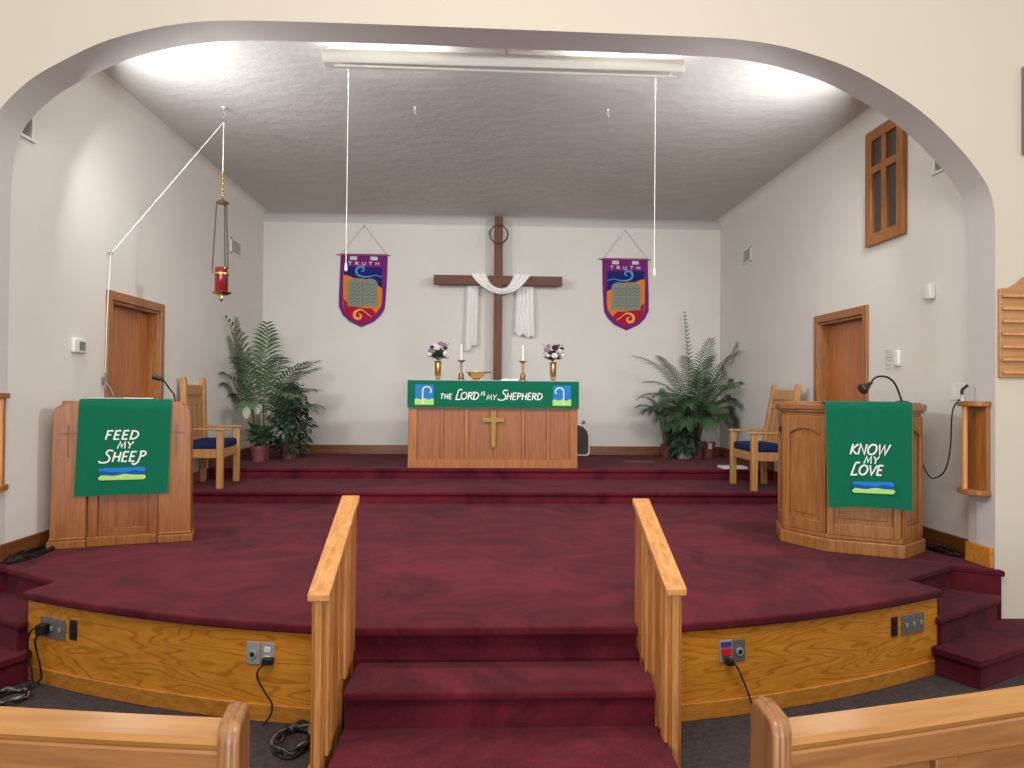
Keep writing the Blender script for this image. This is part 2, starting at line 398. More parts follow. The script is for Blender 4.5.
# baseboards
struct('baseboard_back', MB().box(XL, XR, YB-.02, YB, Z2, Z2+.13), M_bb, 'brown wooden baseboard along the back wall', 'baseboard', bevel=.004)
bl = MB(); bl.box(XL, XL+.02, YJ, 6.06, ZP, ZP+.12); bl.box(XL, XL+.02, 7.3, 8.35, Z1, Z1+.12); bl.box(XL, XL+.02, 8.35, YB-.02, Z2, Z2+.13)
struct('baseboard_left', bl, M_bby, 'dark brown baseboard along the left side wall', 'baseboard', bevel=.004)
br = MB(); br.box(XR-.02, XR, YJ+.0, 6.27, ZP, ZP+.125); br.box(XR-.02, XR, 7.35, 8.35, Z1, Z1+.12); br.box(XR-.02, XR, 8.35, YB-.02, Z2, Z2+.13)
struct('baseboard_right', br, M_bby, 'dark brown baseboard along the right side wall', 'baseboard', bevel=.004)
struct('trim_4', MB().box(jr-.03, jr-.001, YF+.01, YJ-.003, ZP, ZP+.135), M_base, 'orange oak base block on the right arch jamb', 'trim', bevel=.004)

struct('trim_5', MB().box(XL, XL+.02, YF+.01, YJ, ZP, ZP+.12), M_bby, 'dark brown base board on the left arch jamb', 'trim', bevel=.004)

# doors
def door(name, label, x, sgn, y0, y1, zt, hinge_far):
    """frame on the wall plane x, door leaf set back into the wall; sgn is the direction into the room"""
    t = thing(name, label, 'door', (x, (y0+y1)/2, ZP), kind='structure')
    c = MB()
    c.box(min(x, x+sgn*.025), max(x, x+sgn*.025), y0-.08, y0+.0, ZP+.0, zt+.08)
    c.box(min(x, x+sgn*.025), max(x, x+sgn*.025), y1, y1+.08, ZP+.0 if y1+.08 < 7.3 else Z1, zt+.08)
    c.box(min(x, x+sgn*.025), max(x, x+sgn*.025), y0, y1, zt, zt+.08)
    W('casing', c, M_case, t, bevel=.006)
    xi = x-sgn*.09
    j = MB(); a, b = min(x, xi), max(x, xi)
    j.box(a, b, y0, y0+.025, ZP, zt); j.box(a, b, y1-.025, y1, ZP, zt); j.box(a, b, y0+.025, y1-.025, zt-.025, zt)
    j.box(min(xi, xi+sgn*.05), max(xi, xi+sgn*.05), y1-.045, y1-.025, ZP, zt-.025)
    W('jamb', j, M_case, t, bevel=.003)
    W('leaf', MB().box(min(xi, xi-sgn*.04), max(xi, xi-sgn*.04), y0+.02, y1-.02, ZP+.005, zt-.02), M_door, t, bevel=.003)
    ky = y0+.1; k = MB(); k.lathe([(.025, 0), (.012, .01), (.012, .03), (.027, .04), (.027, .055), (.01, .065)], (0, 0, 0), 14)
    k.v = [(xi+sgn*v[2], ky+v[0], ZP+.9+v[1]) for v in k.v]
    W('knob', k, M_brassd, t)
door('door_1', 'plain brown wooden door in the left side wall behind the left lectern', XL, 1, 6.15, 7.05, 2.43, True)
door('door_2', 'plain brown wooden door in the right side wall behind the pulpit', XR, -1, 6.35, 7.22, 2.42, True)

# ---------------------------------------------------------------- the stage
def arcy(x, off=0): return 3.43+off+(x-.1)**2/10.6
SX0, SX1 = -.6, .8
xs = [-2.62+i*(5.4/36) for i in range(37)]
def front(off):
    out = []
    for x in xs:
        out.append((x, arcy(x, off)))
    pts = [p for p in out if p[0] < SX0-.01]+[(SX0, 3.475+off), (SX1, 3.475+off)]+[p for p in out if p[0] > SX1+.01]
    return pts
notchR = [(2.70, 4.36), (3.25, 4.71), (3.50, 4.54), (3.50, YF), (jr, YF), (jr, YJ), (XR, YJ), (XR, YB)]
notchL = [(XL, YB), (XL, YJ), (jl, YJ), (jl, YF), (-3.36, YF), (-3.36, 4.54), (-3.11, 4.71), (-2.56, 4.36)]
st = thing('stage', 'low burgundy carpeted stage with a curved front faced in honey oak', 'stage', (.1, 3.6, 0), kind='structure')
W('stage_carpet', MB().prism(front(0)+notchR+notchL, ZP-.045, ZP, 'z'), M_carpet, st, bevel=.016, seg=3)
def ins(p, c=(.2, 7), k=.994): return (c[0]+(p[0]-c[0])*k, c[1]+(p[1]-c[1])*k)
W('stage_core', MB().prism(front(.05)+[ins(p) for p in notchR]+[ins(p) for p in notchL], .005, ZP-.044, 'z'), M_carpet, st)
def arc_strip(xa, xb, off, th, z0, z1, n=26, taper=0):
    g = MB(); P = [(xa+(xb-xa)*i/n) for i in range(n+1)]
    poly = [(x, arcy(x, off-th)) for x in P]+[(x, arcy(x, off)) for x in P[::-1]]
    for i in range(n):
        a = [(P[i], arcy(P[i], off-th)), (P[i+1], arcy(P[i+1], off-th)), (P[i+1], arcy(P[i+1], off)), (P[i], arcy(P[i], off))]
    return g.prism(poly, z0, z1, 'z')
for xa, xb in ((-2.59, SX0-.03), (SX1+.03, 2.75)):
    W('front_panel', arc_strip(xa, xb, .05, .02, .0, ZP-.046), M_panel, st, label='honey oak plywood facing with cathedral grain')
    W('base_trim', arc_strip(xa, xb, .03, .014, .0, .088), M_base, st, bevel=.004, label='narrow oak trim along the floor')
def step(nm, poly, z0, z1, **k):
    W(nm, MB().prism(poly, z0, z1-.04, 'z'), M_carpet, st)
    c = Vector((sum(p[0] for p in poly)/len(poly), sum(p[1] for p in poly)/len(poly)))
    g = [(c.x+(p[0]-c.x)*1.0+(p[0]-c.x)/max(.01, (Vector(p)-c).length)*.018, c.y+(p[1]-c.y)+(p[1]-c.y)/max(.01, (Vector(p)-c).length)*.018) for p in poly]
def slab(nm, body, top, z0, z1):
    W(nm, MB().prism(body, z0, z1-.039, 'z').prism(top, z1-.04, z1, 'z'), M_carpet, st, bevel=.013, seg=3)
# front steps
for zt, y in ((.333, 3.12), (.167, 2.77)):
    slab('front_step', [(SX0, y+.02), (SX1, y+.02), (SX1, 3.48), (SX0, 3.48)], [(SX0-.004, y), (SX1+.004, y), (SX1+.004, 3.48), (SX0-.004, 3.48)], 0, zt)
# side steps
def mir(p): return (.14-p[0], p[1])
T1b = [(2.76, 4.10), (3.40, 4.51), (3.47, 4.58), (3.25, 4.76), (2.66, 4.40)]; T1t = [(2.74, 4.08), (3.42, 4.49), (3.49, 4.57), (3.25, 4.76), (2.66, 4.40)]
T2b = [(2.72, 4.07), (2.835, 3.87), (4.2, 4.585), (4.2, YF-.002), (3.3, YF-.002), (2.68, 4.3)]; T2t = [(2.70, 4.07), (2.82, 3.85), (4.2, 4.565), (4.2, YF-.002), (3.3, YF-.002), (2.68, 4.3)]
for f in (lambda p: p, mir):
    slab('side_step', [f(p) for p in T1b], [f(p) for p in T1t], 0, .333)
    slab('side_step', [f(p) for p in T2b], [f(p) for p in T2t], 0, .167)
# raised levels at the back
slab('chancel_step', [(XL, 7.32), (XR, 7.32), (XR, YB), (XL, YB)], [(XL, 7.30), (XR, 7.30), (XR, YB), (XL, YB)], ZP-.01, Z1)
slab('altar_dais', [(XL, 8.37), (XR, 8.37), (XR, YB), (XL, YB)], [(XL, 8.35), (XR, 8.35), (XR, YB), (XL, YB)], Z1-.01, Z2)

# ---------------------------------------------------------------- handrails
def handrail(label, inner, s, y0, y1, za, zb):
    """s=-1: rail outside to the left of the inner face"""
    t = thing('handrail', label, 'handrail', (inner+s*.045, (y0+y1)/2, 0), group=None)
    sl = (zb-za)/(y1-y0); zt = lambda y: za+sl*(y-y0)
    a, b = sorted((inner-s*.004, inner+s*.085))
    W('rail_cap', MB().prism([(y0, zt(y0)-.032), (y1, zt(y1)-.032), (y1, zt(y1)), (y0, zt(y0))], a, b, 'x'), M_rail, t, bevel=.005)
    def post(ya, yb, zi, zo):
        p = MB(); a, b = sorted((inner+s*.02, inner+s*.078))
        p.prism([(ya, zo), (yb, zo), (yb, zt(yb)-.03), (ya, zt(ya)-.03)], a, b, 'x')
        o = W('post', p, M_railz2, t, bevel=.003)
        q = MB(); a, b = sorted((inner+s*.034, inner+s*.062))
        q.prism([(ya-.014, zo), (ya, zo), (ya, zt(ya)-.03), (ya-.014, zt(ya-.014)-.03)], a, b, 'x')
        a, b = sorted((inner+s*.005, inner+s*.02))
        q.prism([(ya+.0, zi), (ya+.065, zi), (ya+.065, zt(ya+.065)-.03), (ya, zt(ya)-.03)], a, b, 'x')
        bt = W('batten', q, M_railz, o, bevel=.003)
        q2 = MB(); a, b = sorted((inner+s*.001, inner+s*.02))
        q2.prism([(ya+.065, zi+.03), (yb, zi+.06), (yb, zt(yb)-.03), (ya+.065, zt(ya+.065)-.03)], a, b, 'x')
        W('batten', q2, M_railz2, o, bevel=.003)
    post(y0+.05, y0+.21, .168, .0)
    post(y1-.27, y1-.05, .335, .0)
    g = MB(); a, b = sorted((inner+s*.086, inner+s*.003))
    g.prism([(2.79, .002), (3.46, .002), (3.46, .44), (3.30, .30), (3.14, .30), (3.14, .13), (2.79, .13)], a+.002, a+.012 if s > 0 else a+.012, 'x')
    W('stringer', g, M_railz2, t, bevel=.002)
handrail('pale oak handrail on the left side of the front steps', SX0-.012, -1, 2.86, 3.54, .842, 1.142)
handrail('pale oak handrail on the right side of the front steps', SX1-.014, 1, 2.93, 3.61, .84, 1.120)

# ---------------------------------------------------------------- pews
def pew(label, p0, ang, length, side, bow, dz=0):
    """side=+1: pew runs to the right from its end panel at p0; camera side is -y local"""
    t = thing('pew', label, 'pew', (p0[0], p0[1], 0), ang)
    n = 20; X = [side*(.0+length*i/n) for i in range(n+1)]
    yb = lambda x: bow*x*x
    def bar(ya, yc, z0, z1, i0=0, i1=n):
        P = X[i0:i1+1]; poly = [(x, yb(x)+ya) for x in P]+[(x, yb(x)+yc) for x in P[::-1]]
        return MB().prism(poly, z0, z1, 'z')
    c = MB(); P = X
    # cap slopes gently and has a rounded front lip
    prof = [(.012, .872), (.006, .885), (.014, .898), (.085, .908), (.098, .895), (.09, .875)]
    vs = [(x, yb(x)+py, pz-dz) for x in P for py, pz in prof]; k = len(prof)
    fs = [(i*k+j, i*k+(j+1) % k, (i+1)*k+(j+1) % k, (i+1)*k+j) for i in range(n) for j in range(k)]+[tuple(range(k)), tuple(range(n*k, n*k+k))]
    c.add(vs, fs); link('top_rail', c, M_pew, t, smooth=30)
    link('back_board', bar(.035, .06, .10, .875-dz), M_pewp, t)
    fm = bar(.004, .036, .80-dz, .872-dz); fm.add(bar(.016, .036, .12, .22).v, bar(.016, .036, .12, .22).f)
    link('back_frame', fm, M_pewp, t, bevel=.006)
    st_ = [0.06]+[.47+.46*i for i in range(8) if .47+.46*i < length-.05]
    for sx in st_:
        i0 = X[0]+side*sx; q = MB()
        a, b = sorted((side*(sx-.035), side*(sx+.03)))
        q.box(a, b, yb(sx)+.016, yb(sx)+.037, .20, .81-dz); link('stile', q, M_pewp, t, bevel=.005)
    link('seat', bar(.06, .47, .41, .45), M_pewe, t, bevel=.01)
    link('front_rail', bar(.40, .43, .30, .41), M_pewe, t)
    e = MB()
    out = [(-.02, 0), (-.02, .905), (-.012, .925), (.008, .937), (.10, .934), (.135, .922), (.15, .895), (.155, .60), (.20, .57), (.48, .55), (.51, .52), (.51, 0)]
    a, b = sorted((-side*.0, -side*.05))
    skew = lambda mb: setattr(mb, 'v', [(v[0]+side*.30*(v[1]+.03), v[1], v[2]) for v in mb.v])
    e.prism(out, a, b, 'x'); skew(e); eo = link('end_panel', e, M_pewe, t, bevel=.012, seg=3)
    m = MB()
    path = [Vector((-side*.025, py, pz)) for py, pz in [(-.016, .05), (-.016, .900), (-.008, .919), (.012, .932), (.098, .929), (.131, .917), (.146, .89), (.15, .61)]]
    m.tube(path, .010, 8); skew(m)
    link('bead', m, M_pewe, eo)
pew('oak pew back with panels and a rounded end, on the right of the aisle', (.690, 1.555), R(12.0), 2.6, 1, .028, .018)
pew('oak pew back with panels and a rounded end, on the left of the aisle', (-.558, 1.555), R(-6.5), 2.6, -1, .028)

# ---------------------------------------------------------------- lettering
def arc2(cx, cz, rx, rz, a0, a1, n=10): return [(cx+rx*math.cos(R(a0+(a1-a0)*i/n)), cz+rz*math.sin(R(a0+(a1-a0)*i/n))) for i in range(n+1)]
G = {
 'F': (.52, [[(.1, 0), (.1, 1)], [(.02, 1), (.52, 1)], [(.1, .54), (.42, .54)]]),
 'E': (.54, [[(.1, 0), (.1, 1)], [(.08, 1), (.5, 1)], [(.1, .53), (.44, .53)], [(.08, .03), (.52, .03)]]),
 'D': (.72, [[(.1, 0), (.1, 1)], [(.02, .98)]+arc2(.2, .5, .45, .47, 90, -90)+[(.05, .03)]]),
 'M': (.86, [[(.05, 0), (.18, 1), (.44, .22), (.7, 1), (.82, 0)]]),
 'Y': (.62, [[(.02, 1), (.3, .5), (.3, 0)], [(.3, .5), (.62, 1)]]),
 'H': (.66, [[(.1, 0), (.1, 1)], [(.58, 0), (.58, 1)], [(.1, .52), (.58, .52)]]),
 'P': (.58, [[(.1, 0), (.1, 1)], [(.02, .97)]+arc2(.2, .72, .34, .25, 90, -90)+[(.1, .47)]]),
 'K': (.6, [[(.1, 0), (.1, 1)], [(.56, 1), (.12, .48), (.62, 0)]]),
 'N': (.7, [[(.08, 0), (.08, 1), (.6, .05), (.6, 1)]]),
 'O': (.8, [arc2(.4, .5, .36, .48, 0, 360, 22)]),
 'W': (.95, [[(.03, 1), (.25, .02), (.48, .9), (.7, .02), (.95, 1)]]),
 'V': (.66, [[(.03, 1), (.33, .02), (.66, 1)]]),
 'T': (.6, [[(.3, 0), (.3, 1)], [(.02, .98), (.6, .98)]]),
 'R': (.62, [[(.1, 0), (.1, 1)], [(.02, .97)]+arc2(.2, .74, .33, .23, 90, -90)+[(.1, .5)], [(.26, .5), (.62, 0)]]),
 'I': (.24, [[(.12, 0), (.12, 1)]]),
 'U': (.66, [[(.1, 1), (.1, .35)]+arc2(.34, .33, .24, .32, 180, 360)+[(.58, 1)]]),
 'S': (.56, [[(.5, .88)]+arc2(.3, .76, .2, .22, 40, 230, 8)+arc2(.3, .26, .22, .25, 60, -140, 8)]),
 # larger swash capitals
 's': (.86, [[(.86, 1.1), (.62, 1.2)]+arc2(.55, .95, .2, .24, 110, 240, 8)+[(.6, .62)]+arc2(.5, .28, .24, .32, 40, -90, 8)+[(.25, -.08), (.0, -.02), (-.1, .12)]]),
 'l': (.62, [[(.62, 1.2), (.45, 1.27), (.28, 1.2), (.2, 1.0), (.1, -.02), (.5, -.02), (.62, .06)]]),
 'p': (.74, [[(.28, 1), (.26, .3), (.2, -.1), (.0, -.3), (-.18, -.27), (-.24, -.14)], [(.14, .95), (.3, 1.04)]+arc2(.36, .78, .32, .26, 80, -70)+[(.3, .5)]]),
 'd': (.78, [[(.14, 0), (.14, 1)], [(-.1, 1.02)]+arc2(.24, .5, .46, .5, 90, -90)+[(.05, 0)]]),
}
def text(mb, s, x, z, h, wt, m, shear=.2, sp=.16, centre=False, wx=1):
    tw = sum((.34 if c == ' ' else G[c][0]+sp) for c in s)*h*wx
    if centre: x -= tw/2
    for c in s:
        if c == ' ': x += .34*h; continue
        gw, st_ = G[c]
        for k, pl in enumerate(st_):
            mb.ribbon([(x+(px*wx+shear*pz)*h, z+pz*h) for px, pz in pl], wt, .0025+.0002*k, m)
        x += (gw+sp)*h*wx
    return x

def emblem_band(m, x0, x1, z0, z1, parent, y):
    """blue sky, wavy hills and a lime field, as on the two pulpit cloths"""
    T = m @ Matrix.Translation((0, -y, 0)); hgt = z1-z0; wdt = x1-x0; n = 16
    b = MB().prism([(x0+.015, z0+.4*hgt), (x1-.01, z0+.4*hgt), (x1-.004, z1-.01), (x1-.02, z1), (x0+.01, z1-.004), (x0+.004, z1-.02)], 0, -.003, 'y', T)
    link('sky_band', b, M_blue, parent, label='blue band')
    wv = lambda u, ph, a: a*math.sin(u*9+ph)+a*.5*math.sin(u*17+ph*2)
    P = [(x0+.01+(wdt-.02)*i/n, z0+hgt*(.66+wv(i/n, .6, .07))) for i in range(n+1)]
    b2 = MB().prism(P+[(x1-.012, z0+.3*hgt), (x0+.012, z0+.3*hgt)], -.003, -.0045, 'y', T)
    link('hill_band', b2, M_blue2, parent, label='deeper blue wavy band')
    P = [(x0+wdt*i/n, z0+hgt*(.40+wv(i/n, 2.5, .05))) for i in range(1, n)]
    b3 = MB().prism([(x0+.01, z0+.3*hgt), (x0, z0+.18*hgt), (x0+.012, z0+.02*hgt), (x1-.015, z0), (x1, z0+.14*hgt), (x1-.004, z0+.34*hgt)]+P[::-1], -.0045, -.0065, 'y', T)
    link('field_band', b3, M_lime, parent, label='lime green wavy band')

def hanging_cloth(label, m, w0, w1, z0, z1, over, lean=0, ripple=.004, seed=0, bottom=0):
    """cloth in the frame m: x across, z up, front at y=0, lies back over the top by `over`"""
    t = thing('pulpit_cloth', label, 'cloth', tuple(m.translation), m.to_euler().z)
    nx, nz = 20, 22; g = []
    rnd = random.Random(seed); ph = rnd.random()*6
    for i in range(4):
        f = i/3; row = []
        for j in range(nx+1):
            u = j/nx-.5; row.append((u*w0, over*(1-f)-.001, z1+.006+(.004 if i < 3 else 0)))
        g.append(row)
    for i in range(1, nz+1):
        f = i/nz; w = w0+(w1-w0)*f; row = []
        for j in range(nx+1):
            u = j/nx-.5
            y = -.012-ripple*math.sin(u*11+ph)*f-ripple*.6*math.sin(u*23+f*3+ph)*f
            row.append((u*w-lean*f, y, z1-(z1-z0)*f+bottom*f*math.sin(u*5+ph)))
        g.append(row)
    link('cloth', MB().sheet(g, .003), M_green, t, smooth=50)
    for j in (0, nx): link('edging', MB().tube([g[i][j] for i in range(4, nz+4)], .0035, 6), M_gold_trim, t, label='thin ochre edging')
    return t

# ---------------------------------------------------------------- left lectern
LC = Vector((-2.675, 5.36, ZP)); la = R(19)
lt = thing('lectern', 'oak lectern at the left under the cloth reading FEED MY SHEEP', 'lectern', LC, la)
H_ = 1.075
def wing(s):
    w_out, w_in = .455, .235
    pts = [(w_in, .07), (w_out+.012, .07), (w_out+.006, .5), (w_out, .98), (w_out-.015, 1.02), (w_out-.06, 1.05), (w_out-.12, 1.07), (w_in, H_)]
    return [(s*x, z) for x, z in pts]
for s in (-1, 1):
    o = link('side_board', MB().prism(wing(s), -.02, .27, 'y'), M_lect, lt, bevel=.008, seg=3)
    c = MB(); cx = s*.355
    c.box(cx-.006, cx+.006, -.0235, -.019, .66, .90); c.box(cx-.055, cx+.055, -.0235, -.019, .83, .842)
    link('carved_cross', c, M_lectd, o, label='dark carved cross')
link('front_panel', MB().box(-.236, .236, .035, .06, .07, 1.03), M_lectp, lt)
pf = MB(); pf.box(-.236, -.165, .015, .04, .07, 1.03); pf.box(.165, .236, .015, .04, .07, 1.03); pf.box(-.165, .165, .015, .04, .07, .13)
link('panel_frame', pf, M_lectp, lt, bevel=.006)
pl = MB(); pl.box(-.48, -.235, -.04, .275, 0, .06); pl.box(.235, .48, -.04, .275, 0, .06); pl.box(-.235, .235, -.02, .275, 0, .075)
pl.box(-.47, -.237, -.03, .27, .06, .08); pl.box(.237, .47, -.03, .27, .06, .08)
link('plinth', pl, M_lect, lt, bevel=.008, seg=3)
link('desk_top', MB().prism([(-.01, H_-.03), (-.01, H_), (.30, H_-.05), (.30, H_-.08)], -.40, .40, 'x'), M_lect, lt, bevel=.006)
Ml = Matrix.Translation(LC) @ Matrix.Rotation(la, 4, 'Z')
cl = hanging_cloth('green cloth reading FEED MY SHEEP hung over the left lectern', Ml @ Matrix.Translation((.018, -.026, 0)), .61, .615, .378, H_-.0, .2, .022, .003, 1)
I4 = Matrix.Identity(4)
T = Matrix.Translation((0, -.0185, 0)); tx = MB()
text(tx, 'FEED', -.140, .790, .064, .0112, T, .26, .12, wx=1.28)
text(tx, 'MY', -.058, .722, .050, .0085, T, .24, .12, wx=1.25)
text(tx, 'sHEEp', -.168, .625, .072, .0115, T, .24, .09, wx=1.1)
link('lettering', tx, M_letter, cl, label='white letters FEED MY SHEEP')
emblem_band(I4, -.178, .137, .490, .583, cl, .0165)
pp = thing('paper_sheets', 'white sheets lying on top of the left lectern', 'papers', tuple(Ml @ Vector((-.02, .13, H_-.01))), la)
link('sheet', MB().box(-.23, .0, -.10, .12, .0, .004, Matrix.Translation((0, 0, .012)) @ Matrix.Rotation(R(-9), 4, 'X')), M_paper, pp)
link('sheet', MB().box(.0, .2, -.10, .12, .0, .006, Matrix.Translation((0, 0, .014)) @ Matrix.Rotation(R(-8), 4, 'X') @ Matrix.Rotation(R(3), 4, 'Z')), M_paper, pp)
# gooseneck microphone on the left lectern
def goose(name, label, cat, pts, rr, head, base=None):
    b0 = Vector(pts[0]); t = thing(name, label, cat, b0)
    W('neck', MB().tube(spline(pts, 8), rr, 8), M_black, t)
    W('head', head, M_blk2, t, bevel=0)
    if base: W('base', base, M_black, t)
    return t
bx_ = Ml @ Vector((.335, .1, H_-.018))
h = MB().tube([Vector((-2.36, 5.30, 1.722)), Vector((-2.375, 5.30, 1.738)), Vector((-2.42, 5.29, 1.752)), Vector((-2.44, 5.285, 1.752))], [.008, .016, .02, .016], 10)
goose('gooseneck_microphone', 'thin black gooseneck microphone on the left lectern', 'microphone', [tuple(bx_), (bx_.x-.01, bx_.y, 1.62), (-2.33, 5.32, 1.67), (-2.36, 5.30, 1.725)], .006, h,
      MB().lathe([(.025, 0), (.025, .012), (.01, .02)], tuple(bx_), 14))

# ---------------------------------------------------------------- right pulpit
PA, PB, PC, PD, PE, PF, PG = (2.50, 5.86), (2.37, 5.47), (2.545, 5.10), (3.005, 4.855), (3.31, 5.09), (3.36, 5.5), (3.2, 5.9)
PV = [PA, PB, PC, PD, PE, PF, PG]; pc = Vector((2.9, 5.42))
def off(k): return [tuple(pc+(Vector(p)-pc)*(1+k/(Vector(p)-pc).length)) for p in PV]
pt = thing('pulpit', 'many sided panelled oak pulpit at the right under the cloth reading KNOW MY LOVE', 'lectern', (pc.x, pc.y, ZP))
W('body', MB().prism(off(-.038), ZP+.1, 1.54, 'z'), M_pulp, pt)
W('plinth', MB().prism(off(0), ZP, ZP+.10, 'z').prism(off(-.022), ZP+.099, ZP+.135, 'z'), M_pulp, pt, bevel=.01, seg=3)
W('top_moulding', MB().prism(off(-.03), 1.505, 1.535, 'z').prism(off(-.008), 1.532, 1.552, 'z').prism(off(.006), 1.55, 1.60, 'z'), M_pulpx, pt, bevel=.01, seg=4)
W('desk_top', MB().prism(off(-.03), 1.599, 1.612, 'z'), M_pulp, pt, bevel=.003)
V = off(-.038)
for i in range(5):
    if i == 4: p, q = V[4], V[5]
    else: p, q = V[i], V[i+1]
    m, L = facet(p, q)
    g = MB(); zb, zt = ZP+.13, 1.51; a = .05
    g.box(0, a, -.02, 0.0, zb, zt, m); g.box(L-a, L, -.02, 0.0, zb, zt, m); g.box(a, L-a, -.02, 0, zb, zb+.09, m)
    # arched head rail
    xs_ = [a+(L-2*a)*k/12 for k in range(13)]
    top = [(x, zt-.15+.045*(1-abs(2*(x-a)/(L-2*a)-1)**2.2)) for x in xs_]
    g.prism([(a, zt)]+[(a, top[0][1])]+top[1:-1]+[(L-a, top[-1][1]), (L-a, zt)], -.02, 0, 'y', m)
    fo = W('panel_frame', g, M_pulp, pt, bevel=.006, seg=3)
    b = MB(); b.box(a+.035, L-a-.035, -.008, 0, zb+.125, zt-.175, m)
    W('raised_panel', b, M_pulp, fo, bevel=.007, seg=2)
mR, LR = facet(PC, PD)
ctr = Vector(PC)*.5+Vector(PD)*.5
cm = Matrix.Translation((2.757, 4.900, ZP)) @ Matrix.Rotation(R(-17), 4, 'Z')
cr = hanging_cloth('green cloth reading KNOW MY LOVE hung over the right pulpit', cm, .57, .545, .36, 1.606-ZP, .22, -.012, .006, 4, .008)
T = Matrix.Translation((0, -.021, 0)); tx = MB()
text(tx, 'KNOW', -.125, .742, .074, .0115, T, .24, .08, wx=1.03)
text(tx, 'MY', -.032, .678, .052, .0085, T, .22, .12, wx=1.12)
text(tx, 'lOVE', -.118, .597, .070, .0115, T, .22, .07, wx=1.03)
link('lettering', tx, M_letter, cr, label='white letters KNOW MY LOVE')
emblem_band(I4, -.108, .172, .468, .552, cr, .021)
hd = MB().tube([(2.872, 5.05, 1.757), (2.856, 5.048, 1.75), (2.79, 5.03, 1.708), (2.786, 5.03, 1.705)], [.010, .014, .044, .040], 14)
goose('gooseneck_lamp', 'black gooseneck reading lamp bending over the right pulpit top', 'lamp', [(3.13, 5.10, 1.612), (3.11, 5.10, 1.68), (3.065, 5.09, 1.76), (3.0, 5.07, 1.80), (2.93, 5.06, 1.805), (2.885, 5.05, 1.785), (2.865, 5.05, 1.752)], .0075, hd,
      MB().lathe([(.05, 0), (.05, .008), (.015, .016)], (3.13, 5.10, 1.6125), 18))

# ---------------------------------------------------------------- chairs
def chair(label, rc=0, ht=0):
    t = thing('armchair', label, 'chair', (0, 0, 0))
    hw = .315
    for s in (-1, 1):
        link('front_leg', MB().box(.17, .235, s*hw-.032, s*hw+.032, 0, .61), M_chair, t, bevel=.006)
        pst = MB(); y = s*(hw-.01)
        prof = [(-.19, 0), (-.135, 0), (-.125, .42), (-.150-rc, 1.12-ht), (-.16-rc, 1.165-ht), (-.18-rc, 1.178-ht), (-.205-rc, 1.16-ht), (-.208-rc, 1.10-ht), (-.180, .42)]
        pst.prism(prof, y-.035, y+.035, 'y')
        link('back_post', pst, M_chair, t, bevel=.006)
        link('armrest', MB().prism([(-.20, s*hw-.03), (.16, s*hw-.042), (.24, s*hw-.045), (.262, s*hw), (.24, s*hw+.045), (.16, s*hw+.042), (-.20, s*hw+.03)], .61, .635, 'z'), M_chair, t, bevel=.006)
        link('side_rail', MB().box(-.17, .18, s*hw-.015, s*hw+.015, .32, .41), M_chair, t, bevel=.004)
    link('front_rail', MB().box(.19, .22, -hw+.03, hw-.03, .32, .40), M_chair, t, bevel=.004)
    link('seat_board', MB().box(-.16, .20, -hw+.015, hw-.015, .395, .412), M_chair, t)
    link('cushion', MB().box(-.15, .215, -hw+.035, hw-.035, .41, .50), M_navy, t, bevel=.03, seg=4, label='navy blue seat cushion')
    bk = MB(); sl = lambda z: -.15-(z-.42)*(.045+rc*1.43)
    bk.prism([(sl(.42), .42), (sl(.98), .98), (sl(.98)-.018, .98), (sl(.42)-.018, .42)], -hw+.03, hw-.03, 'y')
    link('back_panel', bk, M_chairb, t)
    for z0, z1 in ((.98, 1.09), (.88, .93), (.44, .52)):
        q = MB().prism([(sl(z0)+.012, z0), (sl(z1)+.012, z1), (sl(z1)-.028, z1), (sl(z0)-.028, z0)], -hw+.03, hw-.03, 'y')
        link('back_rail', q, M_chair, t, bevel=.004)
    for k in range(3):
        y = -.16+.16*k
        q = MB().prism([(sl(.5)+.008, .5), (sl(.9)+.008, .9), (sl(.9)-.0, .9), (sl(.5)-.0, .5)], y-.03, y+.03, 'y')
        link('back_slat', q, M_chair, t, bevel=.003)
    return t
c1 = chair('oak armchair with a navy cushion behind the left lectern'); c1.location = (-2.975, 7.80, Z1); c1.rotation_euler.z = R(4)
c2 = chair('oak armchair with a navy cushion behind the right pulpit', .10, .02)
c2.location = (3.13, 7.74, Z1); c2.rotation_euler.z = R(180)

# ---------------------------------------------------------------- altar
ax0, ax1, ay0, ay1, azt = -.885, 1.155, 8.40, 9.1, 1.795
al = thing('altar', 'oak panelled altar table below the wooden cross', 'altar', ((ax0+ax1)/2, ay0+.3, Z2))
W('altar_body', MB().box(ax0+.02, ax1-.02, ay0+.03, ay1-.02, Z2+.0, azt-.03), M_altarp, al)
W('altar_top', MB().box(ax0, ax1, ay0-.005, ay1, azt-.03, azt), M_altar, al, bevel=.005)
W('base_board', MB().box(ax0+.0, ax1-.0, ay0, ay0+.035, Z2, Z2+.11), M_altar, al, bevel=.006)
W('top_board', MB().box(ax0+.01, ax1-.01, ay0+.004, ay0+.035, azt-.14, azt-.03), M_altar, al, bevel=.006)
sc = (ax1-ax0)/875.
for a, b in ((0, 48), (165, 182), (288, 312), (442, 456), (582, 600), (712, 730), (832, 875)):
    W('stile', MB().box(ax0+a*sc+.003, ax0+b*sc-.003, ay0+.008, ay0+.032, Z2+.10, azt-.13), M_altar, al, bevel=.005)
cg = thing('brass_cross', 'small gilt relief cross on the front of the altar', 'cross', (.135, ay0, 1.2))
gcx = .137
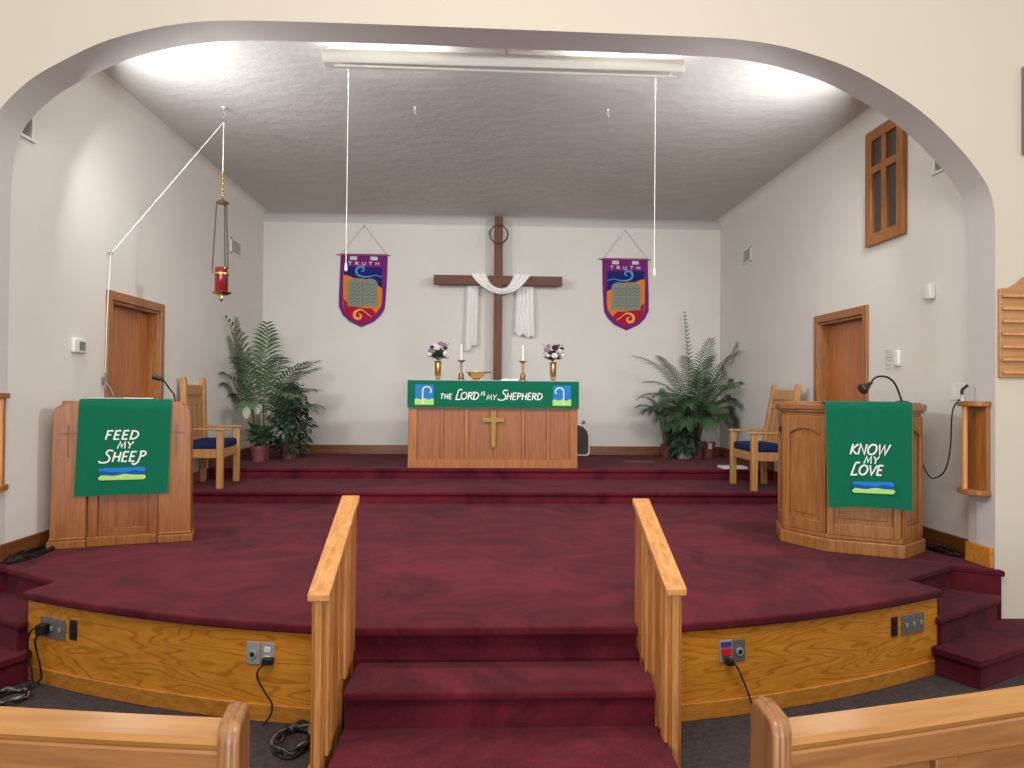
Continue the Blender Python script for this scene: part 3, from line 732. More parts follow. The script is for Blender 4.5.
W('relief', MB().prism([(gcx-.032, 1.0), (gcx+.032, 1.0), (gcx+.032, 1.305), (gcx+.135, 1.305), (gcx+.135, 1.362), (gcx+.032, 1.362), (gcx+.032, 1.445), (gcx-.032, 1.445), (gcx-.032, 1.362), (gcx-.135, 1.362), (gcx-.135, 1.305), (gcx-.032, 1.305)], ay0-.018, ay0+.006, 'y'), M_gold, cg, bevel=.006)
# altar frontal
fm_ = Matrix.Translation(((ax0+ax1)/2, ay0-.012, 0))
fr_ = thing('altar_frontal', 'green altar cloth reading THE LORD IS MY SHEPHERD with two shepherd crooks', 'cloth', ((ax0+ax1)/2, ay0-.012, azt))
g = []
for (yy, zz) in [(.55, azt+.004), (.3, azt+.004), (.03, azt+.005), (-.001, azt+.001), (-.006, azt-.04), (-.008, azt-.12), (-.009, azt-.22), (-.010, 1.478)]:
    g.append([((ax0+ax1)/2+(j/24-.5)*(ax1-ax0+.012), ay0-.014+yy-.002*math.sin(j*.9)*(yy < 0), zz) for j in range(25)])
W('cloth', MB().sheet(g, .003), M_green, fr_, smooth=50)
W('edging', MB().box(ax0-.004, ax1+.004, ay0-.028, ay0-.020, 1.474, 1.481), M_gold_trim, fr_, label='thin ochre hem')
T = Matrix.Translation((0, ay0-.0275, 0)); tx = MB(); zt_ = 1.578
def word(seq):
    q = MB()
    for (c, x, dz, h, wt, sp) in seq: e = text(q, c, x, zt_+dz, h, wt, T, .17, sp, wx=1.13)
    W('lettering', q, M_letter, fr_); return e
word([('THE', -.505, .003, .060, .012, .12)])
word([('l', -.325, 0, .094, .0135, .05), ('O', -.262, 0, .084, .0135, .05), ('R', -.180, 0, .084, .0135, .05), ('d', -.118, 0, .084, .0135, .05)])
word([('IS', -.018, .05, .044, .0105, .14)])
word([('MY', .048, -.006, .064, .0095, .12)])
print('frontal text ends', word([('s', .195, 0, .096, .0135, .05), ('HEPHERD', .285, 0, .080, .013, .075)]))
for cx, s in ((-.69, 1), (.955, -1)):
    e = W('blue_square', MB().prism([(cx-.108, 1.52), (cx+.108, 1.52), (cx+.108, 1.752), (cx-.108, 1.752)], ay0-.0245, ay0-.0285, 'y'), M_blue, fr_, label='blue square patch')
    n = 10; P = [(cx-.112+.224*i/n, 1.578+.008*math.sin(i*1.5)) for i in range(n+1)]
    W('field', MB().prism([(cx-.112, 1.51), (cx+.112, 1.51)]+P[::-1], ay0-.0285, ay0-.031, 'y'), M_lime, e, label='lime green field')
    cr_ = MB(); pts = [(cx-s*.02, 1.515), (cx-s*.02, 1.68)]+[(cx-s*.02+s*.05-s*.05*math.cos(R(a)), 1.68+.045*math.sin(R(a))) for a in range(20, 240, 20)]
    cr_.ribbon(pts, .014, .004, Matrix.Translation((0, ay0-.031, 0)))
    W('crook', cr_, M_letter, e, label='white shepherd crook')
# white linen on top
ln = tag(link('altar_linen', MB().box(ax0+.05, ax1-.05, ay0+.05, ay1-.05, azt+.0095, azt+.0135), M_whitec), 'white linen runner along the top of the altar', 'cloth')
ZT = azt+.0138
def bouquet(label, x, y, flip, seed):
    t = thing('flower_vase', label, 'vase', (x, y, ZT)); rnd = random.Random(seed)
    link('vase', MB().lathe([(.034, 0), (.036, .006), (.024, .018), (.03, .035), (.039, .06), (.041, .19), (.043, .225), (.046, .235), (.036, .23), (.034, .18)], (0, 0, 0), 20), M_brass, t)
    lf = MB()
    for k in range(150):
        a = rnd.uniform(0, 2*PI); el = rnd.uniform(-.3, 1.2); r0 = rnd.uniform(.0, .06); r1 = r0+rnd.uniform(.05, .085)
        d = Vector((math.cos(a)*math.cos(el), math.sin(a)*math.cos(el)*.7, math.sin(el)))
        c = Vector((0, 0, .285)); p0 = c+d*r0; p1 = c+d*r1; sd = d.cross(Vector((0, 0, 1))).normalized()*.016; mid = (p0+p1)/2+Vector((0, 0, .01))
        lf.add([p0, mid+sd, p1, mid-sd], [(0, 1, 2, 3)])
    for k in range(14):
        a = rnd.uniform(0, 2*PI); d = Vector((math.cos(a)*.1, math.sin(a)*.06, rnd.uniform(-.02, .13)))
        lf.tube([(0, 0, .24), Vector((0, 0, .28))+d*.6, Vector((0, 0, .29))+d*1.35], .003, 5)
    link('foliage', lf, M_leafd, t, flip=False, smooth=0)
    spots = [(-.01, -.05, .41, .048, M_petw), (.07, -.03, .45, .04, M_petp), (.09, -.02, .41, .032, M_petd), (-.085, -.01, .38, .04, M_petp), (-.10, -.03, .33, .034, M_petw), (.03, 0, .47, .036, M_petp), (.09, -.05, .34, .034, M_petw), (-.04, .03, .45, .036, M_petw), (-.07, -.04, .42, .03, M_petd)]
    if flip: spots = [(.01, -.06, .33, .05, M_petw), (.02, -.03, .43, .05, M_petd), (-.08, -.03, .40, .045, M_petp), (.10, -.02, .42, .03, M_petd), (.075, -.03, .39, .036, M_petw), (.12, -.03, .33, .034, M_petw), (-.06, -.01, .45, .036, M_petp), (.06, 0, .46, .03, M_petp), (-.07, -.05, .33, .03, M_petw)]
    for (bx, by, bz, br_, bm) in spots:
        b = MB(); bz -= .025; br_ *= 1.25; by -= .03
        for ring, (nn, tilt, rr) in enumerate(((9, .25, 1.), (7, .7, .8), (5, 1.15, .55))):
            for k in range(nn):
                a = 2*PI*k/nn+ring*.4; d = Vector((math.cos(a)*math.cos(tilt), math.sin(a)*math.cos(tilt), math.sin(tilt))); sd = Vector((-math.sin(a), math.cos(a), 0))*br_*.36
                c = Vector((bx, by, bz)); b.add([c, c+d*br_*rr*.6+sd, c+d*br_*rr*1.1, c+d*br_*rr*.6-sd], [(0, 1, 2, 3)])
        b.ball((bx, by, bz+.004), br_*.72, (1, 1, .75), 8, 5)
        link('blossom', b, bm, t, flip=False, smooth=0)
    return t
bouquet('brass vase with white and plum flowers at the left end of the altar', -.545, 8.60, False, 3)
bouquet('brass vase with mauve and white flowers at the right end of the altar', .868, 8.60, True, 5)
def candlestick(label, x, y):
    t = thing('candlestick', label, 'candlestick', (x, y, ZT))
    link('holder', MB().lathe([(.052, 0), (.052, .012), (.03, .022), (.034, .05), (.03, .085), (.016, .095), (.013, .11), (.015, .19), (.013, .215), (.048, .24), (.052, .246), (.014, .248)], (0, 0, 0), 18), M_brassd, t)
    cnd = link('candle', MB().lathe([(.012, .246), (.0115, .44), (.004, .446)], (0, 0, 0), 12), M_wax, t, label='white candle')
    link('wick', MB().tube([(0, 0, .445), (.001, 0, .458)], .0015, 5), M_black, cnd)
candlestick('brass candlestick with a white candle, left of the cross on the altar', -.262, 8.62)
candlestick('brass candlestick with a white candle, right of the cross on the altar', .497, 8.62)
bw = thing('brass_bowl', 'shallow gilt bowl on the altar beside the left candlestick', 'bowl', (-.075, 8.62, ZT))
link('bowl', MB().lathe([(.05, 0), (.055, .008), (.035, .018), (.06, .03), (.095, .06), (.11, .092), (.14, .10), (.14, .104), (.10, .10), (.085, .062), (.05, .034)], (0, 0, 0), 26), M_brass, bw)
link('handle', MB().tube([(.11, 0, .098), (.17, 0, .104), (.185, .0, .102)], [.012, .008, .006], 8), M_brassd, bw)
bo = thing('open_book', 'open white book lying on the altar by the right candlestick', 'book', (.33, 8.60, ZT))
for s in (-1, 1):
    P = [(0, .004), (s*.025, .022), (s*.06, .026), (s*.105, .012), (s*.105, .0), (0, 0)]
    link('pages', MB().prism(P, -.09, .09, 'y'), M_paper, bo)
link('cover', MB().box(-.11, .11, -.094, .094, -.0003, .0012), M_blk2, bo)

# ---------------------------------------------------------------- great cross and drape
gc = thing('wooden_cross', 'tall dark brown wooden cross on the back wall', 'cross', (.215, 10.1, Z2))
W('upright', MB().box(.155, .275, 10.06, 10.18, Z2, 4.205), M_cross, gc, bevel=.004)
W('crossbeam', MB().box(-.715, 1.14, 10.055, 10.175, 3.215, 3.345), M_crossx, gc, bevel=.004)
tc = MB(); rnd = random.Random(2)
for k in range(3):
    ph = k*2.1; tc.tube([(.215+(.130+.008*math.sin(5*a+ph))*math.cos(a), 10.035+.009*math.cos(7*a+ph), 3.94+(.130+.008*math.cos(6*a+ph))*math.sin(a)) for a in [2*PI*i/40 for i in range(40)]], .0055, 6, closed=True)
for k in range(26):
    a = rnd.uniform(0, 2*PI); b = a+rnd.choice((-.5, .5)); p = Vector((.215+.13*math.cos(a), 10.035, 3.94+.13*math.sin(a)))
    tc.tube([p, p+Vector((math.cos(b)*.03, rnd.uniform(-.02, .0), math.sin(b)*.03))], [.003, .0008], 5)
tag(link('thorn_crown', tc, M_thorn), 'ring of brown thorn twigs hung near the top of the wooden cross', 'wreath')
dr = MB()
# swag in front of the beam, a wide band between an outer (lower) and an inner (upper) edge
cx_ = lambda p: (.215+(p[0]-410)*.0028, 3.352-(p[1]-342)*.0028)
EA = spline([cx_(p)+(0,) for p in [(268, 338), (300, 378), (345, 413), (400, 436), (440, 438), (500, 420), (545, 380), (576, 338)]], 4)
EB = spline([cx_(p)+(0,) for p in [(345, 338), (362, 376), (382, 398), (410, 410), (440, 410), (462, 396), (480, 368), (490, 338)]], 4)
rows = []
for i in range(len(EA)):
    row = []
    for j in range(15):
        v = j/14; p = EA[i].lerp(EB[i], v)
        row.append((p.x, 10.032-.028*math.sin(v*PI)**.6-.009*math.sin(v*24+.5*math.sin(i*.3)), p.y))
    rows.append(row)
dr.sheet(rows, .006)
def over(xa, xb):
    g = []
    for (yy, zz) in [(10.035, 3.34), (10.036, 3.345), (10.045, 3.356), (10.115, 3.362), (10.183, 3.356), (10.195, 3.33), (10.195, 3.2)]:
        g.append([(xa+(xb-xa)*j/10, yy+.006*math.sin(j*2.1), zz+.003*math.sin(j*1.7)) for j in range(11)])
    dr.sheet(g, .005)
over(-.185, .035); over(.435, .68)
def tail(xa, xb, xa2, xb2, zt, zb, sk, ph, fold):
    g = []
    for i in range(19):
        f = i/18; row = []
        for j in range(25):
            u = j/24; a = xa+(xa2-xa)*f; b = xb+(xb2-xb)*f
            row.append((a+(b-a)*u, 10.215+.022*math.sin(u*fold+ph+.6*f)*(.6+.6*f), zt-(zt-zb)*f+f*sk*(u-.5)+f*.02*math.sin(u*fold*.5+ph)))
        g.append(row)
    dr.sheet(g, .005)
tail(-.235, -.07, -.275, -.085, 3.24, 2.30, .13, .4, 22)
tail(.49, .735, .455, .755, 3.24, 2.50, -.05, 1.2, 30)
tag(link('draped_cloth', dr, M_whitec, smooth=60), 'white cloth draped over the arms of the wooden cross', 'cloth')

# ---------------------------------------------------------------- banners
def banner(label, cx, zt, s):
    """s=+1 as on the left, -1 mirrored; pieces of felt layered on a shield of purple cloth"""
    y = 10.285; t = thing('felt_banner', label, 'banner', (cx, y, zt))
    k = .68/355.; X = lambda px: cx+(px-337)*k*s; Z = lambda pz: zt-(pz-100)*k*.985
    P = lambda L: [(X(a), Z(b)) for a, b in L]
    if s < 0: X = lambda px: cx-(px-337)*k
    out = [(160, 145), (515, 145), (512, 300), (505, 450), (498, 520), (470, 570), (420, 620), (322, 665), (230, 620), (180, 570), (152, 510), (152, 400), (157, 250)]
    f = MB(); f.prism(P(out), y-.004, y, 'y')
    for a, b in ((160, 230), (285, 385), (440, 515)): f.prism(P([(a, 98), (b, 98), (b, 146), (a, 146)]), y-.004, y, 'y')
    f.prism(P([(160, 98), (515, 98), (515, 116), (160, 116)]), y-.0145, y-.004, 'y')
    W('purple_ground', f, M_purple, t, smooth=0, label='purple shield shaped felt')
    def piece(nm, L, a, b, mt, lb): return W(nm, MB().prism(P(L), y-b, y-a, 'y'), mt, t, smooth=0, label=lb)
    inner = [(185, 195), (478, 200), (478, 450), (470, 505), (430, 560), (380, 605), (322, 632), (250, 600), (195, 540), (182, 480), (182, 300)]
    piece('orange_field', inner, .004, .006, M_orange, 'orange felt')
    piece('indigo_field', [(185, 195), (478, 200), (478, 362), (450, 345), (410, 310), (340, 290), (260, 285), (215, 265), (185, 262)], .006, .008, M_nvy, 'indigo felt')
    piece('crimson_field', [(182, 445), (205, 465), (240, 500), (320, 515), (400, 520), (432, 558), (380, 605), (322, 632), (250, 600), (195, 540)], .006, .008, M_red, 'crimson felt')
    def tablet(cx_, w_):
        L = [(cx_-w_, 505), (cx_+w_, 505), (cx_+w_, 330)]+[(cx_+w_*math.cos(R(a)), 330-42*math.sin(R(a))) for a in range(15, 180, 15)]+[(cx_-w_, 330)]
        piece('stone_tablet', L, .008, .011, M_stone, 'grey rounded tablet')
    tablet(272, 56); tablet(386, 56)
    ln_ = MB()
    for cx_ in (272, 386):
        for r_ in range(6):
            zz = 335+r_*27
            ln_.ribbon([(X(cx_-42+84*i/10), Z(zz+5*math.sin(i*1.1))) for i in range(11)], .006, .001, Matrix.Translation((0, y-.011, 0)))
    ln_.ribbon([(X(329), Z(300)), (X(329), Z(500))], .007, .001, Matrix.Translation((0, y-.011, 0)))
    W('stitched_lines', ln_, M_stoned, t, smooth=0, label='dark stitched lines')
    def curl(nm, L, ws, mt, lb):
        L2 = spline([(a, b, 0) for a, b in L], 4); q = MB(); n2 = len(L2)
        wv = [ws[0]+(ws[1]-ws[0])*math.sin(PI*min(1, i/n2*1.2)) for i in range(n2)]
        q.ribbon([(X(p.x), Z(p.y)) for p in L2], wv, .003, Matrix.Translation((0, y-.008, 0))); W(nm, q, mt, t, smooth=0, label=lb)
    curl('blue_curl', [(318, 235), (335, 228), (338, 210), (318, 197), (292, 205), (280, 230), (292, 258), (330, 274), (380, 272), (430, 262), (475, 275)], (.012, .034), M_sky, 'light blue curl')
    curl('apricot_curl', [(300, 562), (318, 570), (315, 592), (292, 600), (272, 583), (272, 555), (295, 535), (330, 532), (365, 560), (400, 585)], (.012, .04), M_yel, 'apricot curl')
    q = MB(); cxs = X(337); text(q, 'TRUTH', cxs+.02, Z(184), .045, .012, Matrix.Translation((0, y-.004, 0)), 0, .5, True, wx=1.95)
    W('lettering', q, M_pink, t, smooth=0, label='pale letters TRUTH')
    W('rod', MB().tube([(cx-.40, y-.009, Z(106)), (cx+.385, y-.009, Z(106))], .0085, 10), M_case, t, label='thin wooden rod')
    hk = (cx, y-.008, zt+.42)
    W('hanging_cord', MB().tube([(cx-.33, y-.009, Z(100)), hk], .002, 5).tube([hk, (cx+.33, y-.009, Z(100))], .002, 5), M_thorn, t)
    W('nail', MB().tube([(cx, y-.02, zt+.42), (cx, y+.014, zt+.423)], .006, 8), M_blk2, t)
banner('purple felt shield banner reading TRUTH to the left of the cross', -1.745, 3.665, 1)
banner('purple felt shield banner reading TRUTH to the right of the cross', 2.10, 3.665, -1)

# ---------------------------------------------------------------- ceiling light and cords
FX0, FX1, FY = -1.165, 1.455, 5.08
lf_ = thing('strip_light', 'long white strip light hung under the ceiling behind the arch', 'light', ((FX0+FX1)/2, FY, 4.03))
W('housing', MB().prism([(FY-.055, 4.04), (FY-.055, 4.108), (FY-.045, 4.11), (FY-.04, 4.055), (FY+.05, 4.055), (FY+.06, 4.055), (FY+.06, 4.02), (FY-.045, 4.02)], FX0, FX1, 'x'), M_white, lf_, bevel=.002)
for a, b in ((FX0+.06, FX0+.80), (FX1-.80, FX1-.06)):
    W('tube', MB().tube([(a, FY+.03, 4.105), (b, FY+.03, 4.105)], .0125, 10), M_tube, lf_, label='lit fluorescent tube')
for x in (FX0+.02, FX1-.03, .145):
    W('bracket', MB().box(x-.003, x+.022, FY+.03, FY+.034, 4.05, ZC-.001).box(x-.003, x+.022, FY-.03, FY+.034, ZC-.005, ZC-.001), M_white, lf_)
W('guard_rod', MB().tube([(FX0+.08, FY-.03, 4.0), (FX1-.05, FY-.03, 3.985)], .010, 10).tube([(FX0+.12, FY-.03, 4.0), (FX0+.12, FY-.03, 4.03)], .004, 6).tube([(FX1-.1, FY-.03, 3.99), (FX1-.1, FY-.03, 4.03)], .004, 6), M_wplast, lf_)
for x, zb, lb in ((-1.023, 2.60, 'white pull cord with a small weight hanging in front of the left banner'), (1.298, 2.60, 'white pull cord with a small weight hanging beside the right banner')):
    t = thing('pull_cord', lb, 'cord', (x, 5.26, ZC))
    W('cord', MB().tube([(x, 5.26, ZC), (x-.002, 5.26, zb)], .0031, 6), M_rope, t)
    W('weight', MB().lathe([(.005, .05), (.009, .035), (.012, 0), (.008, -.012)], (x-.002, 5.26, zb-.03), 10), M_wplast, t)

# sanctuary lamp
lx, ly = -2.375, 6.45
ce = thing('ceiling_hook', 'small white screw hook in the stucco ceiling above the red lamp', 'hook', (lx, ly, ZC))
W('plate', MB().lathe([(.02, 0), (.02, -.006), (.008, -.01)], (lx, ly, ZC), 12), M_wplast, ce)
W('hook', MB().tube([(lx, ly, ZC-.008), (lx, ly, ZC-.05), (lx+.018, ly, ZC-.075), (lx, ly, ZC-.098), (lx-.018, ly, ZC-.085)], .004, 6), M_steel, ce)
sl_ = thing('sanctuary_lamp', 'red glass sanctuary lamp hanging on long chains at the left', 'lamp', (lx, ly, 2.5))
zc_ = 3.375
W('suspension_cord', MB().tube([(lx, ly, 4.10), (lx-.002, ly, 3.64)], .004, 6), M_rope, sl_)
bd = MB()
for i in range(9): bd.ball((lx-.002, ly, 3.64-i*.026), .011 if i % 2 else .0155, (1, 1, 1), 8, 6)
W('brass_links', bd, M_brass, sl_)
W('canopy', MB().lathe([(.004, .05), (.012, .03), (.045, .012), (.058, 0), (.055, -.008)], (lx, ly, zc_-.01), 18), M_brassd, sl_)
ZG = 2.55
for k in range(3):
    a = 2*PI*k/3+PI/2; ch = MB(); p0 = Vector((lx+.05*math.cos(a), ly+.05*math.sin(a), zc_-.015)); p1 = Vector((lx+.082*math.cos(a), ly+.082*math.sin(a), ZG+.185))
    for i in range(38):
        u = i/37; c = p0.lerp(p1, u); ax_ = Vector((1, 0, 0)) if i % 2 else Vector((0, 1, 0))
        ch.tube([c+ax_*.007*math.cos(q)+Vector((0, 0, .013*math.sin(q))) for q in [2*PI*j/8 for j in range(8)]], .0024, 4, closed=True)
    W('chain', ch, M_chain, sl_)
W('glass', MB().lathe([(.052, .02), (.057, .03), (.058, .24), (.052, .245), (.05, .04)], (lx, ly, ZG-.02), 22), M_ruby, sl_, label='deep red glass cylinder')
W('brass_ring', MB().lathe([(.060, 0), (.066, .005), (.066, .018), (.060, .022)], (lx, ly, ZG+.155), 22), M_brass, sl_)
for k in range(3):
    a = 2*PI*k/3+PI/2; W('lug', MB().tube([(lx+.06*math.cos(a), ly+.06*math.sin(a), ZG+.168), (lx+.085*math.cos(a), ly+.085*math.sin(a), ZG+.18), (lx+.085*math.cos(a), ly+.085*math.sin(a), ZG+.2)], .006, 6), M_brass, sl_)
W('drip_plate', MB().lathe([(.0835, .0), (.09, -.004), (.06, -.022), (.015, -.03), (.012, -.05), (.018, -.065), (.004, -.085)], (lx, ly, ZG), 22), M_brass, sl_)
cdt = thing('hoisting_cord', 'white cord running from the ceiling hook to the cleat beside the left door', 'cord', (XL+.02, 6.04, 1.75))
W('cord', MB().tube([(lx-.01, ly, 4.09), (XL+.03, 6.085, 2.815)], .0032, 6).tube(spline([(XL+.03, 6.085, 2.815), (XL+.022, 6.055, 2.3), (XL+.022, 6.045, 1.80), (XL+.025, 6.05, 1.72), (XL+.03, 6.11, 1.67), (XL+.03, 6.17, 1.60)], 6), .0035, 6), M_rope, cdt)
W('eyelet', MB().tube([(XL+.03+.012*math.cos(a), 6.085, 2.815+.012*math.sin(a)) for a in [2*PI*i/10 for i in range(10)]], .004, 5, closed=True).tube([(XL, 6.085, 2.815), (XL+.02, 6.085, 2.815)], .004, 6), M_steeld, cdt)
W('cleat', MB().box(XL, XL+.018, 6.02, 6.05, 1.70, 1.76).tube([(XL+.026, 6.035, 1.66), (XL+.026, 6.035, 1.80)], .007, 8), M_steeld, cdt)
for x, y, lb in ((-.633, 6.34, 'left of two tiny white hooks in the ceiling ahead of the cross'), (1.118, 6.29, 'right of two tiny white hooks in the ceiling ahead of the cross')):
    tag(link('screw_hook', MB().lathe([(.012, 0), (.012, -.005), (.004, -.008)], (x, y, ZC), 10).tube([(x, y, ZC-.005), (x, y, ZC-.05), (x+.012, y, ZC-.06)], .004, 6), M_white), lb, 'hook')
tag(link('arch_bracket', MB().tube([(2.80, YJ+.015, 3.795), (2.84, YJ+.015, 3.765), (2.92, YJ+.015, 3.70), (2.97, YJ+.02, 3.66)], .009, 8).box(2.93, 2.97, YJ, YJ+.02, 3.66, 3.74), M_white), 'small white curved bracket at the back edge of the arch, above the wooden grille', 'bracket')

# ---------------------------------------------------------------- side wall fittings
g_ = thing('wall_grille', 'tall oak frame with a cross shaped mullion and dark panels high on the right wall', 'grille', (XR, 6.0, 3.5))
y0, y1, z0, z1 = 5.69, 6.27, 3.02, 4.06; xf = XR-.045
fm2 = MB(); fm2.box(xf, XR, y0, y0+.10, z0, z1); fm2.box(xf, XR, y1-.10, y1, z0, z1); fm2.box(xf, XR, y0+.10, y1-.10, z0, z0+.10); fm2.box(xf, XR, y0+.10, y1-.10, z1-.10, z1)
W('frame', fm2, M_case, g_, bevel=.006)
fm2 = MB(); fm2.box(xf+.003, XR, 5.945, 6.015, z0+.10, z1-.10); fm2.box(xf+.004, XR, y0+.10, y1-.10, 3.66, 3.73)
W('mullion', fm2, M_case, g_, bevel=.004)
for a, b in ((y0+.10, 5.945), (6.015, y1-.10)):
    for c, d in ((z0+.10, 3.66), (3.73, z1-.10)):
        W('grille_panel', MB().box(XR-.012, XR, a, b, c, d), M_mesh, g_, label='dark grey cloth panel')
def niche(label, x, s, y0, y1, z0, z1):
    t = thing('wall_vent', label, 'vent', (x, (y0+y1)/2, z0)); a, b = sorted((x, x+s*.02))
    m = MB(); m.box(a, b, y0-.03, y0, z0, z1); m.box(a, b, y1, y1+.03, z0, z1); m.box(a, b+0, y0-.05, y1+.05, z0-.02, z0); m.box(a, b, y0-.03, y1+.03, z1, z1+.03)
    W('frame', m, M_white, t, bevel=.003)
    a, b = sorted((x-s*.12, x-s*.10)); W('back_plate', MB().box(a, b, y0, y1, z0, z1), M_grey, t)
niche('small white framed opening high on the left wall just behind the arch', XL, 1, 4.94, 5.04, 3.42, 3.85)
niche('small white framed opening high on the right wall just behind the arch', XR, -1, 5.17, 5.31, 3.42, 3.9)
def louvre(label, x, s, y0, y1, z0, z1):
    t = thing('air_grille', label, 'vent', (x, (y0+y1)/2, z0)); a, b = sorted((x, x+s*.012))
    m = MB(); m.box(a, b, y0, y0+.025, z0, z1); m.box(a, b, y1-.025, y1, z0, z1); m.box(a, b, y0, y1, z0, z0+.02); m.box(a, b, y0, y1, z1-.02, z1)
    W('frame', m, M_wplast, t)
    m = MB(); n = 9
    for i in range(n):
        z = z0+.025+(z1-z0-.05)*i/(n-1); m.box(a, b-.002, y0+.02, y1-.02, z-.004, z+.003)
    W('slats', m, M_wplast, t)
    a, b = sorted((x, x+s*.002)); W('backing', MB().box(a, b, y0+.02, y1-.02, z0+.02, z1-.02), M_grey, t)
louvre('small louvred air grille high on the left wall near the corner', XL, 1, 8.98, 9.36, 3.40, 3.60)
louvre('small louvred air grille high on the right wall near the corner', XR, -1, 9.10, 9.40, 3.43, 3.63)
th = thing('thermostat', 'white thermostat with a grey screen on the left wall', 'thermostat', (XL, 5.655, 2.0))
W('case', MB().box(XL, XL+.035, 5.57, 5.74, 1.945, 2.06), M_wplast, th, bevel=.012, seg=3)
W('screen', MB().box(XL+.034, XL+.037, 5.635, 5.715, 1.965, 2.035), M_grey, th)
dt = thing('motion_detector', 'cream motion detector on the right wall above the pulpit', 'sensor', (XR, 5.36, 2.48))
W('case', MB().box(XR-.055, XR, 5.32, 5.40, 2.425, 2.545), M_wplast, dt, bevel=.014, seg=3)
W('side_box', MB().box(XR-.03, XR, 5.40, 5.455, 2.44, 2.50), M_wplast, dt, bevel=.006)
sw = thing('wall_switch', 'small white rounded box on the right wall above the pulpit lamp', 'switch', (XR, 5.81, 1.98))
W('box', MB().box(XR-.03, XR, 5.775, 5.85, 1.915, 2.05), M_white, sw, bevel=.012, seg=3)
nt_ = MB()
for i in range(6):
    nt_.tube(spline([(XR-.006, 5.91+.02*random.random()+.03*k, 1.90+.03*i+.012*random.random()) for k in range(4)], 3), .0022, 5)
tag(link('wire_ornament', nt_, M_steel), 'faint grey scribbled wire ornament on the right wall beside the white box', 'ornament')
op = thing('wall_outlet', 'white double outlet plate on the right wall beside the arch jamb', 'outlet', (XR, 5.06, 1.70))
W('plate', MB().box(XR-.008, XR, 4.985, 5.145, 1.635, 1.76), M_wplast, op, bevel=.004)
for yy in (5.03, 5.10): W('socket', MB().box(XR-.011, XR-.007, yy-.014, yy+.014, 1.665, 1.73).box(XR-.0115, XR-.0108, yy-.003, yy+.003, 1.68, 1.715), M_white, op)
# wooden rail brackets on the jambs
def railbracket(label, x, s, yc, pj=.06, pr2=.075, po=.095, bd=.03):
    """s: direction into the opening"""
    t = thing('rail_bracket', label, 'bracket', (x, yc, 1.0)); za, zb = .985, 1.63
    for z0, z1, nm in ((zb-.035, zb, 'top_plate'), (za, za+.035, 'bottom_plate')):
        P = [(x, yc-.11)]+[(x+s*(pj+pr2*math.sin(a)), yc-.11*math.cos(a)) for a in [PI*i/12 for i in range(13)]]+[(x, yc+.11)]
        W(nm, MB().prism(P, z0, z1, 'z'), M_case, t, bevel=.004)
    a, b = sorted((x, x+s*bd)); W('back_board', MB().box(a, b, yc-.10, yc+.10, za+.035, zb-.035), M_case, t)
    W('pole', MB().tube([(x+s*po, yc+.02, za+.03), (x+s*po, yc+.02, zb-.03)], .018, 14), M_railz, t)
railbracket('oak communion rail bracket with a round pole on the right arch jamb', jr, -1, 4.745)
railbracket('oak communion rail bracket with a round pole on the left arch jamb', jl, 1, 4.73, .02, .045, .032, .01)
mc = thing('microphone_clip', 'small black microphone clip standing on the right rail bracket', 'microphone', (jr-.09, 4.8, 1.63))
link('clip', MB().lathe([(.018, 0), (.018, .02), (.01, .025), (.01, .05)], (0, 0, 0), 12), M_steel, mc)
link('stem', MB().tube(spline([(0, 0, .045), (.0, 0, .075), (.025, .0, .10), (.04, 0, .11)], 5), .011, 8), M_black, mc)
cb = thing('microphone_cable', 'black cable looping from the pulpit to the right rail bracket', 'cable', (3.36, 4.95, 1.2))
W('cable', MB().tube(spline([(3.36, 4.80, 1.64), (3.352, 4.86, 1.55), (3.352, 4.88, 1.30), (3.34, 4.92, 1.13), (3.33, 5.02, 1.06), (3.335, 5.10, 1.07), (3.34, 5.18, 1.15), (3.335, 5.24, 1.28)], 6), .005, 6), M_black, cb)
# hymn board
hb = thing('hymn_board', 'oak hymn number board with ledges on the cream wall right of the arch', 'board', (3.76, YF, 2.05))
bx0, bx1, bz0 = 3.487, 4.05, 1.79; bc = (bx0+bx1)/2
out = [(bx0, bz0), (bx1, bz0), (bx1, 2.39)]+[(bc+.20*math.cos(R(a)), 2.40+.10*math.sin(R(a))) for a in range(10, 180, 16)]+[(bx0, 2.39)]
out = [(bx0, bz0), (bx1, bz0), (bx1, 2.395), (bx1-.06, 2.40), (bx1-.12, 2.43), (bx1-.17, 2.475), (bc, 2.505), (bx0+.17, 2.475), (bx0+.12, 2.43), (bx0+.06, 2.40), (bx0, 2.395)]
W('board', MB().prism(out, YF-.022, YF, 'y'), wood('hymn_board_oak', '#c08a54', '#a87040', 'x', .4, .7), hb, bevel=.006)
for i in range(7):
    z = 1.80+.0855*i+.06*(i > 0)-(.0 if i else 0)
    z = 1.815+.086*i+(.0)
    W('ledge', MB().prism([(YF-.022, z), (YF-.045, z+.004), (YF-.040, z+.020), (YF-.036, z+.020), (YF-.034, z+.009), (YF-.022, z+.009)], bx0+.012, bx1-.012, 'x'), M_rail, hb, bevel=.001)
wp = thing('wall_picture', 'grey framed panel at the right edge of the cream wall', 'picture', (3.95, YF, 3.6))
W('frame', MB().box(3.655, 4.2, YF-.03, YF, 3.31, 3.91), M_steeld, wp, bevel=.004)
W('panel', MB().box(3.68, 4.175, YF-.032, YF-.029, 3.335, 3.885), M_grey, wp)

